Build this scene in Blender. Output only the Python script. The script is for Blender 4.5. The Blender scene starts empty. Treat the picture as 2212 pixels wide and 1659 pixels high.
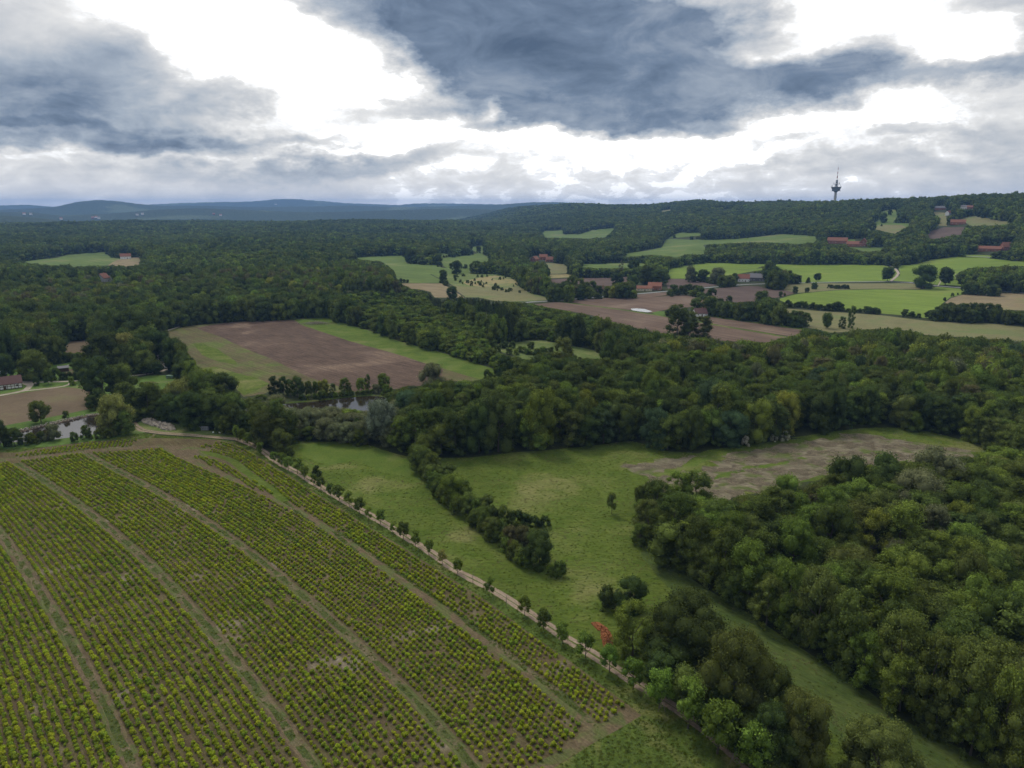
import bpy, math, random, os
import numpy as np
from mathutils import Vector, Matrix, Euler
from mathutils.geometry import delaunay_2d_cdt
random.seed(7); rng=np.random.default_rng(7)
R=math.radians; C=bpy.context.scene.collection; D=bpy.data; S=bpy.context.scene
# ------------------------------------------------------------------ camera
CAMH=100.0; HZ=446.0; FP=1535.0; CU,CV=1106.0,829.5
TH=math.atan((CV-HZ)/FP)
cam=D.cameras.new('camera'); co=D.objects.new('camera',cam); C.objects.link(co)
cam.sensor_width=36; cam.lens=FP/2212*36; cam.clip_start=1; cam.clip_end=60000
co.location=(0,0,CAMH); co.rotation_euler=(R(90)-TH,0,0); S.camera=co
S.view_settings.view_transform='Standard'; S.view_settings.look='None'
S.view_settings.exposure=0.48; S.view_settings.gamma=1.0; S.view_settings.use_curve_mapping=False
try:
    S.cycles.use_denoising=True; S.cycles.max_bounces=6; S.cycles.diffuse_bounces=2; S.cycles.transmission_bounces=3
    S.cycles.glossy_bounces=2; S.cycles.transparent_max_bounces=4; S.cycles.volume_bounces=0; S.cycles.use_adaptive_sampling=True
    S.cycles.adaptive_threshold=0.02; S.cycles.caustics_reflective=False; S.cycles.caustics_refractive=False
except Exception: pass
SUN_AZ,SUN_EL=R(-28),R(52)
# ------------------------------------------------------------------ node helper
class NT:
    def __init__(s,nt): s.t=nt; s.n=nt.nodes; s.l=nt.links
    def add(s,ty,ins=None,**kw):
        n=s.n.new(ty)
        for k,v in kw.items(): setattr(n,k,v)
        for k,v in (ins or {}).items():
            if isinstance(v,bpy.types.NodeSocket): s.l.new(v,n.inputs[k])
            elif v is not None: n.inputs[k].default_value=v
        return n
    def m(s,op,a,b=None,c=None,clamp=False):
        n=s.n.new('ShaderNodeMath'); n.operation=op; n.use_clamp=clamp
        for i,v in enumerate((a,b,c)):
            if v is None: continue
            if isinstance(v,bpy.types.NodeSocket): s.l.new(v,n.inputs[i])
            else: n.inputs[i].default_value=v
        return n.outputs[0]
    def vm(s,op,a,b=None,out=0,sc=None):
        n=s.n.new('ShaderNodeVectorMath'); n.operation=op
        for i,v in enumerate((a,b)):
            if v is None: continue
            if isinstance(v,bpy.types.NodeSocket): s.l.new(v,n.inputs[i])
            else: n.inputs[i].default_value=v
        if sc is not None: n.inputs['Scale'].default_value=sc
        return n.outputs[out]
    def noise(s,vec,scale,detail=4,rough=.55,dist=0,col=False):
        n=s.add('ShaderNodeTexNoise',{'Vector':vec,'Scale':scale,'Detail':detail,'Roughness':rough,'Distortion':dist})
        return n.outputs['Color' if col else 'Fac']
    def mr(s,v,a,b,c=0.,d=1.,smooth=False):
        n=s.add('ShaderNodeMapRange',{'Value':v,'From Min':a,'From Max':b,'To Min':c,'To Max':d})
        if smooth: n.interpolation_type='SMOOTHSTEP'
        return n.outputs[0]
    def mix(s,f,a,b,mode='MIX'):
        n=s.n.new('ShaderNodeMix'); n.data_type='RGBA'; n.blend_type=mode
        for k,v in ((0,f),(6,a),(7,b)):
            if isinstance(v,bpy.types.NodeSocket): s.l.new(v,n.inputs[k])
            elif k==0: n.inputs[0].default_value=v
            else: n.inputs[k].default_value=(*v[:3],1)
        return n.outputs[2]
    def ramp(s,f,stops,interp='LINEAR'):
        n=s.n.new('ShaderNodeValToRGB'); r=n.color_ramp; r.interpolation=interp
        while len(r.elements)<len(stops): r.elements.new(.5)
        for e,(p,c) in zip(r.elements,stops): e.position=p; e.color=(*c,1)
        s.l.new(f,n.inputs[0]); return n.outputs[0]
# ------------------------------------------------------------------ pixel rays
TAG={'F':(0,0,3440),'A1':(0,1000,1000),'A2':(900,1000,1000),'A3':(1700,700,900),'A4':(2540,560,900),'A5':(0,620,1000),
 'A6':(1800,1500,1640),'A7':(0,1450,1200),'A8':(1600,1100,1100),'B1':(0,1720,1147),'B2':(1000,1720,1147),'B3':(900,1400,1300),
 'B6':(2600,1000,840),'B7':(0,1080,500),'C1':(1100,760,800),'C2':(900,1250,800)}
def T(tag,pts):
    x0,y0,w=TAG[tag]; k=w/3440; q=.6430233
    return [(x0*q+x*k,y0*q+y*k) for x,y in pts]
def K(tag): return TAG[tag][2]/3440
def rays(uv):
    uv=np.asarray(uv,float).reshape(-1,2)
    x=(uv[:,0]-CU)/FP; y=-(uv[:,1]-CV)/FP; c,s=math.cos(TH),math.sin(TH)
    d=np.stack([x,c+y*s,-s+y*c],1); return d/np.linalg.norm(d,axis=1)[:,None]
def project(P):
    P=np.asarray(P,float).reshape(-1,3); c,s=math.cos(TH),math.sin(TH)
    q=P-np.array([0,0,CAMH]); f=q[:,1]*c-q[:,2]*s; up=q[:,1]*s+q[:,2]*c
    f=np.where(f<1,1e-3,f)
    return np.stack([CU+FP*q[:,0]/f, CV-FP*up/f],1)
# ------------------------------------------------------------------ world
w=D.worlds.new('World'); S.world=w; w.use_nodes=True; n=NT(w.node_tree); w.node_tree.nodes.clear()
tc=n.add('ShaderNodeTexCoord').outputs['Generated']
nd=n.vm('NORMALIZE',tc); sp=n.add('ShaderNodeSeparateXYZ',{0:nd}); X,Y,Z=sp.outputs
az=n.m('ARCTAN2',X,Y); el=n.m('ARCSINE',Z)
zc=n.m('ADD',n.m('MAXIMUM',Z,0.0),0.07)
q=n.add('ShaderNodeCombineXYZ',{0:n.m('DIVIDE',X,zc),1:n.m('DIVIDE',Y,zc),2:0.0}).outputs[0]
wsc=n.add('ShaderNodeMapping',{'Vector':nd,'Scale':(4.5,4.5,9)}).outputs[0]
warp=n.vm('SCALE',n.vm('SUBTRACT',n.noise(wsc,1.,7,.62,col=True),(.5,.5,.5)),sc=.30)
wsep=n.add('ShaderNodeSeparateXYZ',{0:warp})
P=n.add('ShaderNodeCombineXYZ',{0:n.m('ADD',az,wsep.outputs[0]),1:n.m('ADD',el,n.m('MULTIPLY',wsep.outputs[1],.45)),2:0.0}).outputs[0]
def azel(u,v):
    d=rays([(u,v)])[0]; return math.atan2(d[0],d[1]),math.asin(d[2])
# (u,v, half-width px, half-height px, tilt deg, weight)   + darkens, - opens a bright gap
BL=[(1230,120,520,90,-4,.85),(1000,60,420,110,15,.75),(1350,30,330,70,10,.6),(1580,165,380,42,6,.55),(1350,232,330,34,0,.75),(1000,240,170,26,3,.36),(1300,262,260,20,0,.35),
 (1150,282,260,18,0,.5),(1880,165,230,45,0,.30),(800,238,150,34,-5,.62),(140,170,290,100,-24,.34),(30,250,260,60,-10,.30),(430,235,170,60,-28,.42),(0,60,220,110,0,.26),(330,325,380,18,-3,.46),
 (700,362,360,20,-3,.48),(250,290,260,20,0,.3),(2190,235,110,50,0,.4),(2190,150,120,26,0,.5),(2140,60,260,80,0,.25),(1560,265,50,35,0,.25),(520,165,90,22,0,.18),
 (150,405,500,35,0,.17),(760,405,400,18,0,.12),(2190,340,150,55,0,.25),(1950,345,300,18,0,.15),(1700,290,100,14,0,.25),(1960,290,100,14,0,.25),(1600,340,120,10,0,.18),(1850,385,400,14,0,.12),
 (600,120,340,90,22,-.72),(900,190,160,80,20,-.4),(380,40,200,60,0,-.3),(1700,60,260,60,-8,-.72),(2070,100,130,50,8,-.6),(1060,240,40,28,0,-.6),(600,330,180,10,0,-.1),(1500,300,600,40,0,-.12),(1750,240,420,45,0,-.34),(1100,330,500,30,0,-.15)]
acc=None
for (u,v,a,b,tl,wt) in BL:
    A,E=azel(u,v)
    mp=n.add('ShaderNodeMapping',{'Vector':P,'Location':(A,E,0),'Rotation':(0,0,R(-tl)),'Scale':(a/1560*1.15,b/1560*1.15,1)},vector_type='TEXTURE')
    g=n.mr(n.vm('LENGTH',mp.outputs[0],out=1),0.25,1.25,wt,0.,True)
    acc=g if acc is None else n.m('ADD',acc,g)
front=n.mr(n.m('ABSOLUTE',az),.75,1.2,1.,0.,True)
upf=n.mr(el,.30,.55,1.,0.,True)
vis=n.m('MULTIPLY',front,upf)
acc=n.m('MULTIPLY',acc,vis)
base=n.m('MULTIPLY',n.m('SUBTRACT',1.,vis),n.mr(n.noise(q,.35,2,.5),.42,.62,0.,.45,True))  # cloud cover out of view, kept thin to add light on the ground
acc=n.m('MINIMUM',acc,.73)
def dn(sx,sz,det,ro,di=0.,c=.5): return n.m('SUBTRACT',n.noise(n.add('ShaderNodeMapping',{'Vector':nd,'Scale':(sx,sx,sz)}).outputs[0],1.,det,ro,di),c)
big=dn(3.2,7.5,7,.60,.5); fine=dn(11,22,8,.62,.7); strk=n.m('SUBTRACT',n.noise(q,1.3,6,.6,.2),.5)
low=n.m('MULTIPLY',dn(24,52,6,.6,.6,.49),n.mr(el,.02,.22,.70,0.,True))
d=n.m('ADD',n.m('ADD',acc,base),n.m('MULTIPLY',big,.72)); d=n.m('ADD',d,n.m('MULTIPLY',fine,.55)); d=n.m('ADD',d,n.m('MULTIPLY',strk,.22)); d=n.m('ADD',d,low); d=n.m('ADD',d,.04,clamp=True)
ccol=n.ramp(d,[(0,(1.15,1.15,1.15)),(.025,(.82,.82,.82)),(.14,(.62,.615,.605)),(.33,(.455,.465,.48)),(.58,(.275,.315,.37)),(.82,(.118,.160,.228)),(1.,(.050,.078,.128))])
hz=n.mr(el,0.0,.08,.45,0.,True); ccol=n.mix(hz,ccol,(.64,.635,.63))
gz=n.mr(el,-.05,.0,0.,1.); ccol=n.mix(gz,(.10,.12,.10),ccol)
sky=n.add('ShaderNodeTexSky',sky_type='NISHITA',sun_disc=False,sun_elevation=SUN_EL,sun_rotation=SUN_AZ)
bg1=n.add('ShaderNodeBackground',{0:sky.outputs[0],1:.06}); bg2=n.add('ShaderNodeBackground',{0:ccol,1:1.0})
mx=n.add('ShaderNodeMixShader',{0:.94,1:bg1.outputs[0],2:bg2.outputs[0]})
n.add('ShaderNodeOutputWorld',{0:mx.outputs[0]})
try: w.cycles.sampling_method='MANUAL'; w.cycles.sample_map_resolution=512
except Exception: pass
sl=D.lights.new('sun','SUN'); sl.energy=1.5; sl.angle=R(14); sl.color=(1,.93,.82)
so=D.objects.new('sun',sl); C.objects.link(so)
sd=Vector((math.sin(SUN_AZ)*math.cos(SUN_EL),math.cos(SUN_AZ)*math.cos(SUN_EL),math.sin(SUN_EL)))
so.rotation_euler=sd.to_track_quat('Z','Y').to_euler(); so.location=(0,0,300)
# ------------------------------------------------------------------ terrain height
def sst(x): x=np.clip(x,0,1); return x*x*(3-2*x)
_ph=rng.uniform(0,6.28,24); _an=rng.uniform(0,3.14,24)
def snoise(x,y,L,k0=0):
    o=0
    for k in range(6):
        a=_an[k+k0]; f=6.283/L*(1+.45*k); o=o+np.sin((x*np.cos(a)+y*np.sin(a))*f+_ph[k+k0])/(1+.5*k)
    return o/2.2
UC=np.array([900,1060,1120,1270,1380,1500,1650,1800,1900,2000,2080,2212,2500,3300])
VC=np.array([475,457,446.5,440,444,437,440,439.5,436,435,430,427,425,430.])
RC=np.array([6500,6000,5500,4200,3800,3400,3000,2600,2500,2400,2300,2200,2000,1800.])
R0=np.array([5000,3400,2500,1800,1600,1300,1150,1050,1020,1000,980,950,900,850.])
RIDGES=[(13000,1500,[0,60,110,200,300,400,440,520,560,600,640,680,740,800,860,900,960,1050,1100,1180,1250,1400,2400],[444,443.3,446,447,444,439,438,437,435,431.5,431,434,438.5,441,443,440,439.5,441,442,440,441,441,440]),
 (9200,800,[-300,0,60,120,170,213,250,300,340,400,500,560,650,700,760,840,900,1000,1060,1100,1150,1200,1260,1330,1400,2400],[452,452,450,446,437,434,436,441,444,444.5,446,447,446,445,444,446,447,444,442.5,440,437,436.5,439,443,446,446]),
 (6700,450,[-300,0,60,130,250,330,430,520,640,760,880,960,1060,1150,1300,2400],[455,456,455,462,458,452,449,452,457,456,452,450,452,448,449,449]),
 (5000,350,[-300,0,70,150,260,400,2400],[456,461,465,474,485,500,520])]
def uh(x,y):
    az=np.arctan2(x,np.maximum(y,1e-6)); az=np.where(y<=0,np.sign(x)*1.2,az)
    return CU+1582*np.tan(np.clip(az,-1.15,1.15))
def H(x,y):
    x=np.asarray(x,float); y=np.asarray(y,float); r=np.hypot(x,y); u=uh(x,y)
    rc=np.interp(u,UC,RC); r0=np.interp(u,UC,R0); vc=np.interp(u,UC,VC)
    hc=np.maximum(CAMH+rc*(HZ-vc)/1582-16,0)*sst((u-930)/80)
    t=(r-r0)/(rc-r0); h=hc*sst(t)*(1-.7*sst((r-rc)/3500))
    lf=1-sst((u-960)/160)
    h=h+lf*17*np.exp(-((r-3400)/650)**2)-lf*26*sst((r-4000)/1500)
    h=h+7.5*snoise(x,y,900)*sst((r-650)/900)*(1-.6*sst((r-5000)/3000))
    for (hr,sr,us,vs) in RIDGES:
        pk=CAMH+hr*(HZ-np.interp(u,us,vs))/1582+(2.2*np.sin(u*.31+hr)+1.5*np.sin(u*.83+hr)+3*snoise(x,y,700,3))*hr/13000
        h=np.maximum(h,(pk+40)*np.exp(-((r-hr)/sr)**2)-40)
    return h
_rr=60*np.exp(np.linspace(0,math.log(18000/60),700))
def unproj(uv,zoff=0.0):
    d=rays(uv); hd=np.hypot(d[:,0],d[:,1]); ux,uy=d[:,0]/hd,d[:,1]/hd; sl_=d[:,2]/hd
    out=np.full(len(d),18000.)
    for s in range(0,len(d),200):
        e=slice(s,s+200); dz=CAMH+sl_[e,None]*_rr-H(ux[e,None]*_rr,uy[e,None]*_rr)-zoff
        neg=dz<=0; k=np.argmax(neg,1); k=np.where(neg.any(1),np.maximum(k,1),len(_rr)-1); i=np.arange(len(k))
        f=np.clip(dz[i,k-1]/(dz[i,k-1]-dz[i,k]+1e-9),0,1); out[e]=_rr[k-1]+(_rr[k]-_rr[k-1])*f
    x,y=ux*out,uy*out; return np.stack([x,y,H(x,y)],1)
def gp(tag,x,y): return unproj(T(tag,[(x,y)]))[0]
# ------------------------------------------------------------------ tags
def tag(o,label=None,cat=None,group=None,kind=None):
    if label: o['label']=label
    if cat: o['category']=cat
    if group: o['group']=group
    if kind: o['kind']=kind
    return o
def mkmesh(name,V,F,mat=None,smooth=False):
    me=D.meshes.new(name); V=np.asarray(V,np.float32)
    if isinstance(F,np.ndarray) and F.ndim==2:
        k=F.shape[1]; me.vertices.add(len(V)); me.vertices.foreach_set('co',V.ravel())
        me.loops.add(F.size); me.loops.foreach_set('vertex_index',F.ravel().astype(np.int32))
        me.polygons.add(len(F)); me.polygons.foreach_set('loop_start',np.arange(0,F.size,k,dtype=np.int32))
        me.update(calc_edges=True)
    else: me.from_pydata([tuple(v) for v in V.tolist()],[],[tuple(f) for f in F])
    if mat: me.materials.append(mat)
    if smooth: me.shade_smooth()
    return me
def link(name,me,parent=None,loc=None,rot=None,scl=None):
    o=D.objects.new(name,me); C.objects.link(o)
    if parent: o.parent=parent
    if loc is not None: o.location=loc
    if rot is not None: o.rotation_euler=rot
    if scl is not None: o.scale=scl
    return o
# ------------------------------------------------------------------ materials
def newmat(name):
    m=D.materials.new(name); m.use_nodes=True; m.node_tree.nodes.clear(); return m,NT(m.node_tree)
def finish(n,col,rough=.9,bump=None,bs=.3,bd=.3,spec=.2,metal=0.):
    p=n.add('ShaderNodeBsdfPrincipled',{'Base Color':col if isinstance(col,bpy.types.NodeSocket) else (*col,1),'Roughness':rough,'Specular IOR Level':spec,'Metallic':metal})
    if bump is not None:
        b=n.add('ShaderNodeBump',{'Height':bump,'Strength':bs,'Distance':bd}); n.l.new(b.outputs[0],p.inputs['Normal'])
    n.add('ShaderNodeOutputMaterial',{0:p.outputs[0]}); return p
def ground_mat(name,a,b,c=None,big=60,mid=9,fine=1.2,line=None,lw=1.5,lamt=.5,cth=(.55,.7),bs=.35,bd=.3,stretch=1.,ffac=.35):
    """a,b blended by medium noise, c in broad patches; line = world direction of furrows"""
    m,n=newmat(name); pos=n.add('ShaderNodeNewGeometry').outputs['Position']
    if line is not None:
        ang=math.atan2(line[1],line[0]); mp=n.add('ShaderNodeMapping',{'Vector':pos,'Rotation':(0,0,-ang),'Scale':(1,1,0)}).outputs[0]
        st=n.add('ShaderNodeMapping',{'Vector':mp,'Scale':(.06,1,0)}).outputs[0]
    else: mp=n.add('ShaderNodeMapping',{'Vector':pos,'Scale':(1,1,0)}).outputs[0]; st=mp
    sv=n.add('ShaderNodeMapping',{'Vector':mp,'Scale':(1./stretch,1,0)}).outputs[0]
    n1=n.noise(sv,1./mid,5,.62,.4); n2=n.noise(mp,1./big,3,.55,.6); n3=n.noise(sv,1./fine,4,.7)
    f=n.mr(n1,.3,.7,0,1,True); col=n.mix(f,a,b)
    if c is not None: col=n.mix(n.m('MULTIPLY',n.mr(n2,cth[0],cth[1],0,1,True),n.mr(n1,.2,.6,.4,1.)),col,c)
    hgt=n3
    if line is not None:
        l=n.noise(st,1./lw,3,.6); lf=n.mr(l,.3,.7,1-lamt,1+lamt); col=n.mix(1.0,col,n.add('ShaderNodeCombineXYZ',{0:lf,1:lf,2:lf}).outputs[0],'MULTIPLY'); hgt=n.m('ADD',l,n3)
    g=n.mr(n3,.25,.75,1-ffac,1+ffac); g2=n.mr(n2,.3,.7,.85,1.15); g=n.m('MULTIPLY',g,g2)
    col=n.mix(1.0,col,n.add('ShaderNodeCombineXYZ',{0:g,1:g,2:g}).outputs[0],'MULTIPLY')
    finish(n,col,.95,hgt,bs,bd,.05); return m
def wdir(tag_,p,q):
    P_=unproj(T(tag_,[p,q])); v=P_[1]-P_[0]; return v/np.linalg.norm(v)
row_dir=wdir('F',(700,1060),(1500,1545)); fur=wdir('A2',(0,330),(1200,640)); fur3=wdir('A3',(480,765),(1300,890)); fur2=wdir('A4',(600,1195),(1400,1270))
M={}
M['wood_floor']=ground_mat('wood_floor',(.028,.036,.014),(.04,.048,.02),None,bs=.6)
M['far_land']=ground_mat('far_land',(.030,.048,.022),(.045,.062,.028),(.075,.10,.05),big=900,mid=60,fine=22,cth=(.60,.66),bs=1.,bd=14,ffac=.45)
M['meadow']=ground_mat('meadow_grass',(0.061,0.095,0.013),(0.087,0.115,0.021),(0.128,0.130,0.046),big=30,mid=5,fine=1.1,cth=(.50,.70),bs=.9,bd=.5,stretch=1.8,ffac=.42)
M['meadow_fresh']=ground_mat('fresh_meadow',(0.061,0.102,0.015),(0.090,0.123,0.023),(0.119,0.123,0.045),big=30,mid=8,fine=.9,cth=(.52,.7),bs=.6)
M['verge']=ground_mat('verge_grass',(.055,.088,.016),(.085,.120,.024),(.13,.13,.045),big=14,mid=2.2,fine=.6,bs=1.,bd=.5,cth=(.5,.66),ffac=.5)
M['tall']=ground_mat('tall_grass',(.052,.080,.020),(.078,.102,.028),(.10,.115,.045),big=30,mid=4,fine=.9,bs=.9,stretch=2,line=row_dir,lw=1.5,lamt=.15)
M['lawn']=ground_mat('lawn',(.06,.11,.022),(.085,.135,.03),(.12,.13,.055),big=25,mid=6,fine=1.4)
M['crop']=ground_mat('young_crop',(0.115,0.170,0.028),(0.133,0.189,0.033),(0.152,0.179,0.046),big=160,mid=30,fine=5,line=fur2,lw=7,lamt=.17,bs=.1,ffac=.08)
M['pasture']=ground_mat('pasture',(0.077,0.120,0.029),(0.099,0.139,0.036),(0.129,0.142,0.056),big=120,mid=28,fine=4,bs=.1,ffac=.1,line=fur2,lw=8,lamt=.17)
M['pale']=ground_mat('pale_meadow',(0.136,0.136,0.062),(0.163,0.154,0.075),(0.106,0.132,0.048),big=60,mid=12,fine=2.5,bs=.3,ffac=.18,cth=(.5,.65))
M['tan']=ground_mat('tan_field',(0.176,0.145,0.084),(0.207,0.167,0.097),(0.141,0.141,0.062),big=70,mid=14,fine=3,bs=.2,ffac=.14,line=fur2,lw=5,lamt=.18)
M['yellow']=ground_mat('dry_grass',(.26,.21,.10),(.20,.185,.085),(.12,.14,.055),big=30,mid=10,fine=3,bs=.2,ffac=.2,cth=(.5,.6))
M['stubble']=ground_mat('green_stubble',(0.104,0.084,0.046),(0.086,0.088,0.035),(0.077,0.101,0.026),big=30,mid=10,fine=1.5,line=fur,lw=2.2,lamt=.22,cth=(.5,.66))
M['soil']=ground_mat('ploughed_soil',(0.079,0.054,0.041),(0.097,0.068,0.050),(0.126,0.090,0.065),big=45,mid=12,fine=1.3,line=fur,lw=1.25,lamt=.38,bs=.6,cth=(.52,.68))
M['soil2']=ground_mat('harrowed_soil',(0.105,0.074,0.056),(0.122,0.087,0.065),(0.140,0.106,0.079),big=80,mid=20,fine=2,line=fur3,lw=3.5,lamt=.26,bs=.3,ffac=.16)
M['soil_dark']=ground_mat('dark_soil',(.085,.062,.053),(.102,.075,.062),None,big=80,mid=20,fine=2,line=fur2,lw=4,lamt=.24,bs=.3,ffac=.14)
M['plant_soil']=ground_mat('plantation_soil',(.084,.063,.036),(.106,.092,.044),(.185,.16,.12),big=15,mid=3,fine=.55,bs=.9,line=row_dir,lw=.9,lamt=.2,cth=(.60,.76),ffac=.4)
M['aisle']=ground_mat('aisle_grass',(.065,.085,.024),(.11,.10,.045),(.15,.13,.085),big=8,mid=1.8,fine=.5,bs=.8,cth=(.48,.6),ffac=.45)
M['aisle_green']=ground_mat('aisle_weeds',(.055,.078,.020),(.085,.10,.032),(.14,.115,.07),big=5,mid=1.6,fine=.5,bs=1.,bd=.5,cth=(.5,.58),ffac=.5)
M['bare']=ground_mat('bare_earth',(.098,.078,.044),(.135,.102,.064),(.075,.092,.030),big=8,mid=2.2,fine=.6,bs=.6,line=row_dir,lw=.5,lamt=.2,cth=(.46,.58),ffac=.4)
M['brown_field']=ground_mat('plain_brown_field',(.112,.086,.056),(.130,.100,.066),(.115,.105,.055),big=40,mid=8,fine=1.5,bs=.3,ffac=.15)
M['track']=ground_mat('sandy_track',(0.229,0.174,0.130),(0.259,0.204,0.155),(0.170,0.130,0.092),big=12,mid=2.5,fine=.6,bs=.4,line=row_dir,lw=.45,lamt=.17)
M['gravel']=ground_mat('gravel',(.27,.235,.19),(.31,.27,.225),None,big=12,mid=3,fine=.7)
M['reed']=ground_mat('flattened_straw',(.140,.122,.080),(.225,.198,.138),(.085,.110,.030),big=11,mid=2.0,fine=.7,bs=1.,bd=.9,stretch=3.2,ffac=.55,cth=(.47,.60))
M['asphalt']=ground_mat('asphalt',(.20,.21,.22),(.23,.24,.25),None,fine=2,bs=.1)
M['mud']=ground_mat('muddy_bank',(.12,.09,.065),(.17,.13,.10),(.06,.09,.03),big=6,mid=2,fine=.6,bs=1.)
M['scrub']=ground_mat('rough_grass',(.085,.125,.032),(.12,.145,.05),(.15,.155,.065),big=25,mid=6,fine=1.5,bs=.7)
M['white_cover']=ground_mat('white_sheet',(.33,.35,.37),(.42,.44,.46),None,fine=2,bs=.3)
# ------------------------------------------------------------------ ground partition
def off(pts,d):   # polyline -> ribbon (world)
    P_=np.asarray(pts)[:,:2]; t=np.gradient(P_,axis=0); t/=np.linalg.norm(t,axis=1)[:,None]; nn=np.stack([-t[:,1],t[:,0]],1)
    d=np.asarray(d) if not np.isscalar(d) else np.full(len(P_),d); return P_+nn*d[:,None]
def cat(P_,closed=False,step=6.,jit=0.):
    """catmull-rom resample of a world polyline"""
    P_=np.asarray(P_)[:,:2]; N=len(P_); out=[]
    rngj=np.random.default_rng(int(abs(P_[0,0]*13+P_[0,1]*7))%99999)
    for i in range(N if closed else N-1):
        g=lambda j: P_[(j)%N] if closed else P_[min(max(j,0),N-1)]
        p0,p1,p2,p3=g(i-1),g(i),g(i+1),g(i+2); L=np.linalg.norm(p2-p1); k=max(1,int(L/(step*max(1,np.hypot(*p1)/250))))
        for t in np.arange(k)/k:
            c=.5*((2*p1)+(p2-p0)*t+(2*p0-5*p1+4*p2-p3)*t*t+(3*p1-p0-3*p2+p3)*t**3)
            lin=p1+(p2-p1)*t; v=c if closed!='lin' else lin
            v=v*.55+lin*.45 if closed else c
            out.append(v)
    if not closed: out.append(P_[-1])
    out=np.array(out)
    if jit: out=out+rngj.normal(0,jit,out.shape)
    return out
G=[]; OPENPX=[]
def poly(name,mat,pts,open_=True,jit=.0,step=6,label=None):
    px=[]; 
    for t_,p in pts: px+=T(t_,p)
    W_=unproj(px)[:,:2]
    if open_: OPENPX.append(np.array(px))
    G.append((name,mat,cat(W_,True,step,jit),label)); return W_
def fitline(W_,deg=5):
    d_=row_dir[:2]; nn=np.array([-d_[1],d_[0]]); a=W_@d_; b=W_@nn; m0=a.mean(); sc_=np.ptp(a)/2; cf=np.polyfit((a-m0)/sc_,b,deg); t=np.linspace(a.min(),a.max(),90); bb=np.polyval(cf,(t-m0)/sc_); Q=t[:,None]*d_+bb[:,None]*nn
    return Q
def ribbon(name,mat,pts,w_,open_=True,jit=0,label=None,step=5,fit=0):
    px=[]
    for t_,p in pts: px+=T(t_,p)
    W_=cat(unproj(px),False,step) if not fit else fitline(cat(unproj(px),False,step),fit); a=off(W_,w_/2); b=off(W_,-w_/2)
    Q=np.concatenate([a,b[::-1]])
    if jit: Q=Q+np.random.default_rng(3).normal(0,jit,Q.shape)
    G.append((name,mat,Q,label))
    if open_: OPENPX.append(project(np.column_stack([Q,H(Q[:,0],Q[:,1])])))
    return W_
# left courtyard and pond side
poly('lawn','lawn',[('A1',[(-200,560),(0,540),(480,490),(640,430),(760,480),(900,560),(1100,600),(1260,570),(1380,600),(1450,690),(1200,720),(1000,820),(1000,930),(1100,1030),(700,1100),(300,1120),(0,1150),(-300,1150)])],False)
poly('grass_clearing','lawn',[('A1',[(1000,600),(1100,580),(1250,575),(1330,600),(1400,650),(1300,660),(1230,690),(1120,660),(1020,690)])])
poly('stubble_field','stubble',[('A1',[(1120,268),(1250,240),(1400,210),(1600,190),(2212,163)]),('A2',[(200,158),(430,148),(600,200),(800,260),(1000,330),(1300,410),(1650,520),(1780,580),(1560,620),(1250,620),(950,668),(750,695),(500,705),(0,700)]),('A1',[(1960,720),(1810,735),(1700,640),(1500,535),(1400,440),(1380,350),(1250,300)])],jit=.3)
poly('green_strip','meadow',[('A1',[(1500,520),(1600,512),(1760,560),(1900,600),(2000,640),(1900,690),(1810,725),(1700,630)])],jit=.5,open_=False)
poly('green_strip','meadow',[('A1',[(1430,340),(1520,340),(1720,440),(1760,500),(1600,470),(1480,400)])],jit=.8,open_=False)
poly('ploughed_field','soil',[('A1',[(1470,228),(1700,183),(2212,166)]),('A2',[(190,165),(240,200),(600,320),(900,405),(1300,530),(1200,650),(900,680),(620,692),(500,650),(300,590),(0,445)]),('A1',[(1800,370),(1640,290)])],jit=.25,label='brown ploughed field')
poly('grass_strip','meadow_fresh',[('A2',[(200,163),(430,147),(600,200),(800,260),(1000,330),(1300,410),(1650,520),(1780,580),(1600,610),(1300,527),(900,402),(600,318),(240,198)])],jit=.3)
poly('brown_field','brown_field',[('B7',[(-700,1150),(0,1110),(400,1050),(800,990),(1000,978),(1200,1000),(1330,1040),(1420,1130),(1480,1260),(1300,1310),(900,1390),(600,1450),(130,1535),(0,1570),(-500,1640)])],jit=.1)
poly('paddock','brown_field',[('B7',[(910,335),(1000,305),(1150,285),(1380,262),(1400,380),(1330,510),(1150,510),(980,522),(960,430)])])
poly('sand_patch','bare',[('A1',[(1030,640),(1060,630),(1110,622),(1160,628),(1140,643),(1080,652)])])
ribbon('gravel_path','gravel',[('B7',[(-500,1170),(0,1098),(200,1062),(330,1035),(400,1005),(460,940),(560,905),(700,893),(900,893),(1100,885),(1230,865)])],3.2)
ribbon('gravel_path','gravel',[('B7',[(380,1028),(560,1010),(800,985),(950,960),(1040,930),(1070,890)])],2.2)
ribbon('gravel_path','gravel',[('A1',[(970,582),(1100,566),(1200,545),(1258,525),(1215,490),(1180,440),(1150,400)])],3)
ribbon('gravel_path','gravel',[('A1',[(1100,262),(1240,245),(1330,215),(1400,182),(1440,150)])],3.2)
poly('gravel_yard','gravel',[('B7',[(300,890),(480,880),(500,940),(420,960),(330,930)])])
poly('sand_paddock','bare',[('B7',[(900,760),(1000,700),(1070,710),(1130,770),(1100,800),(940,800)])])
poly('grass_bank','scrub',[('A1',[(1000,940),(1060,905),(1150,895),(1320,940),(1480,985),(1640,992),(1790,1045),(1600,1040),(1200,1010),(1060,985)])])
OPENPX.append(np.array(T('C2',[(130,300),(300,270),(560,262),(780,232),(950,222),(1080,235),(1120,260),(1110,290),(1000,310),(900,370),(840,350),(700,330),(600,325),(420,318),(250,325),(160,322)])))
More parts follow.
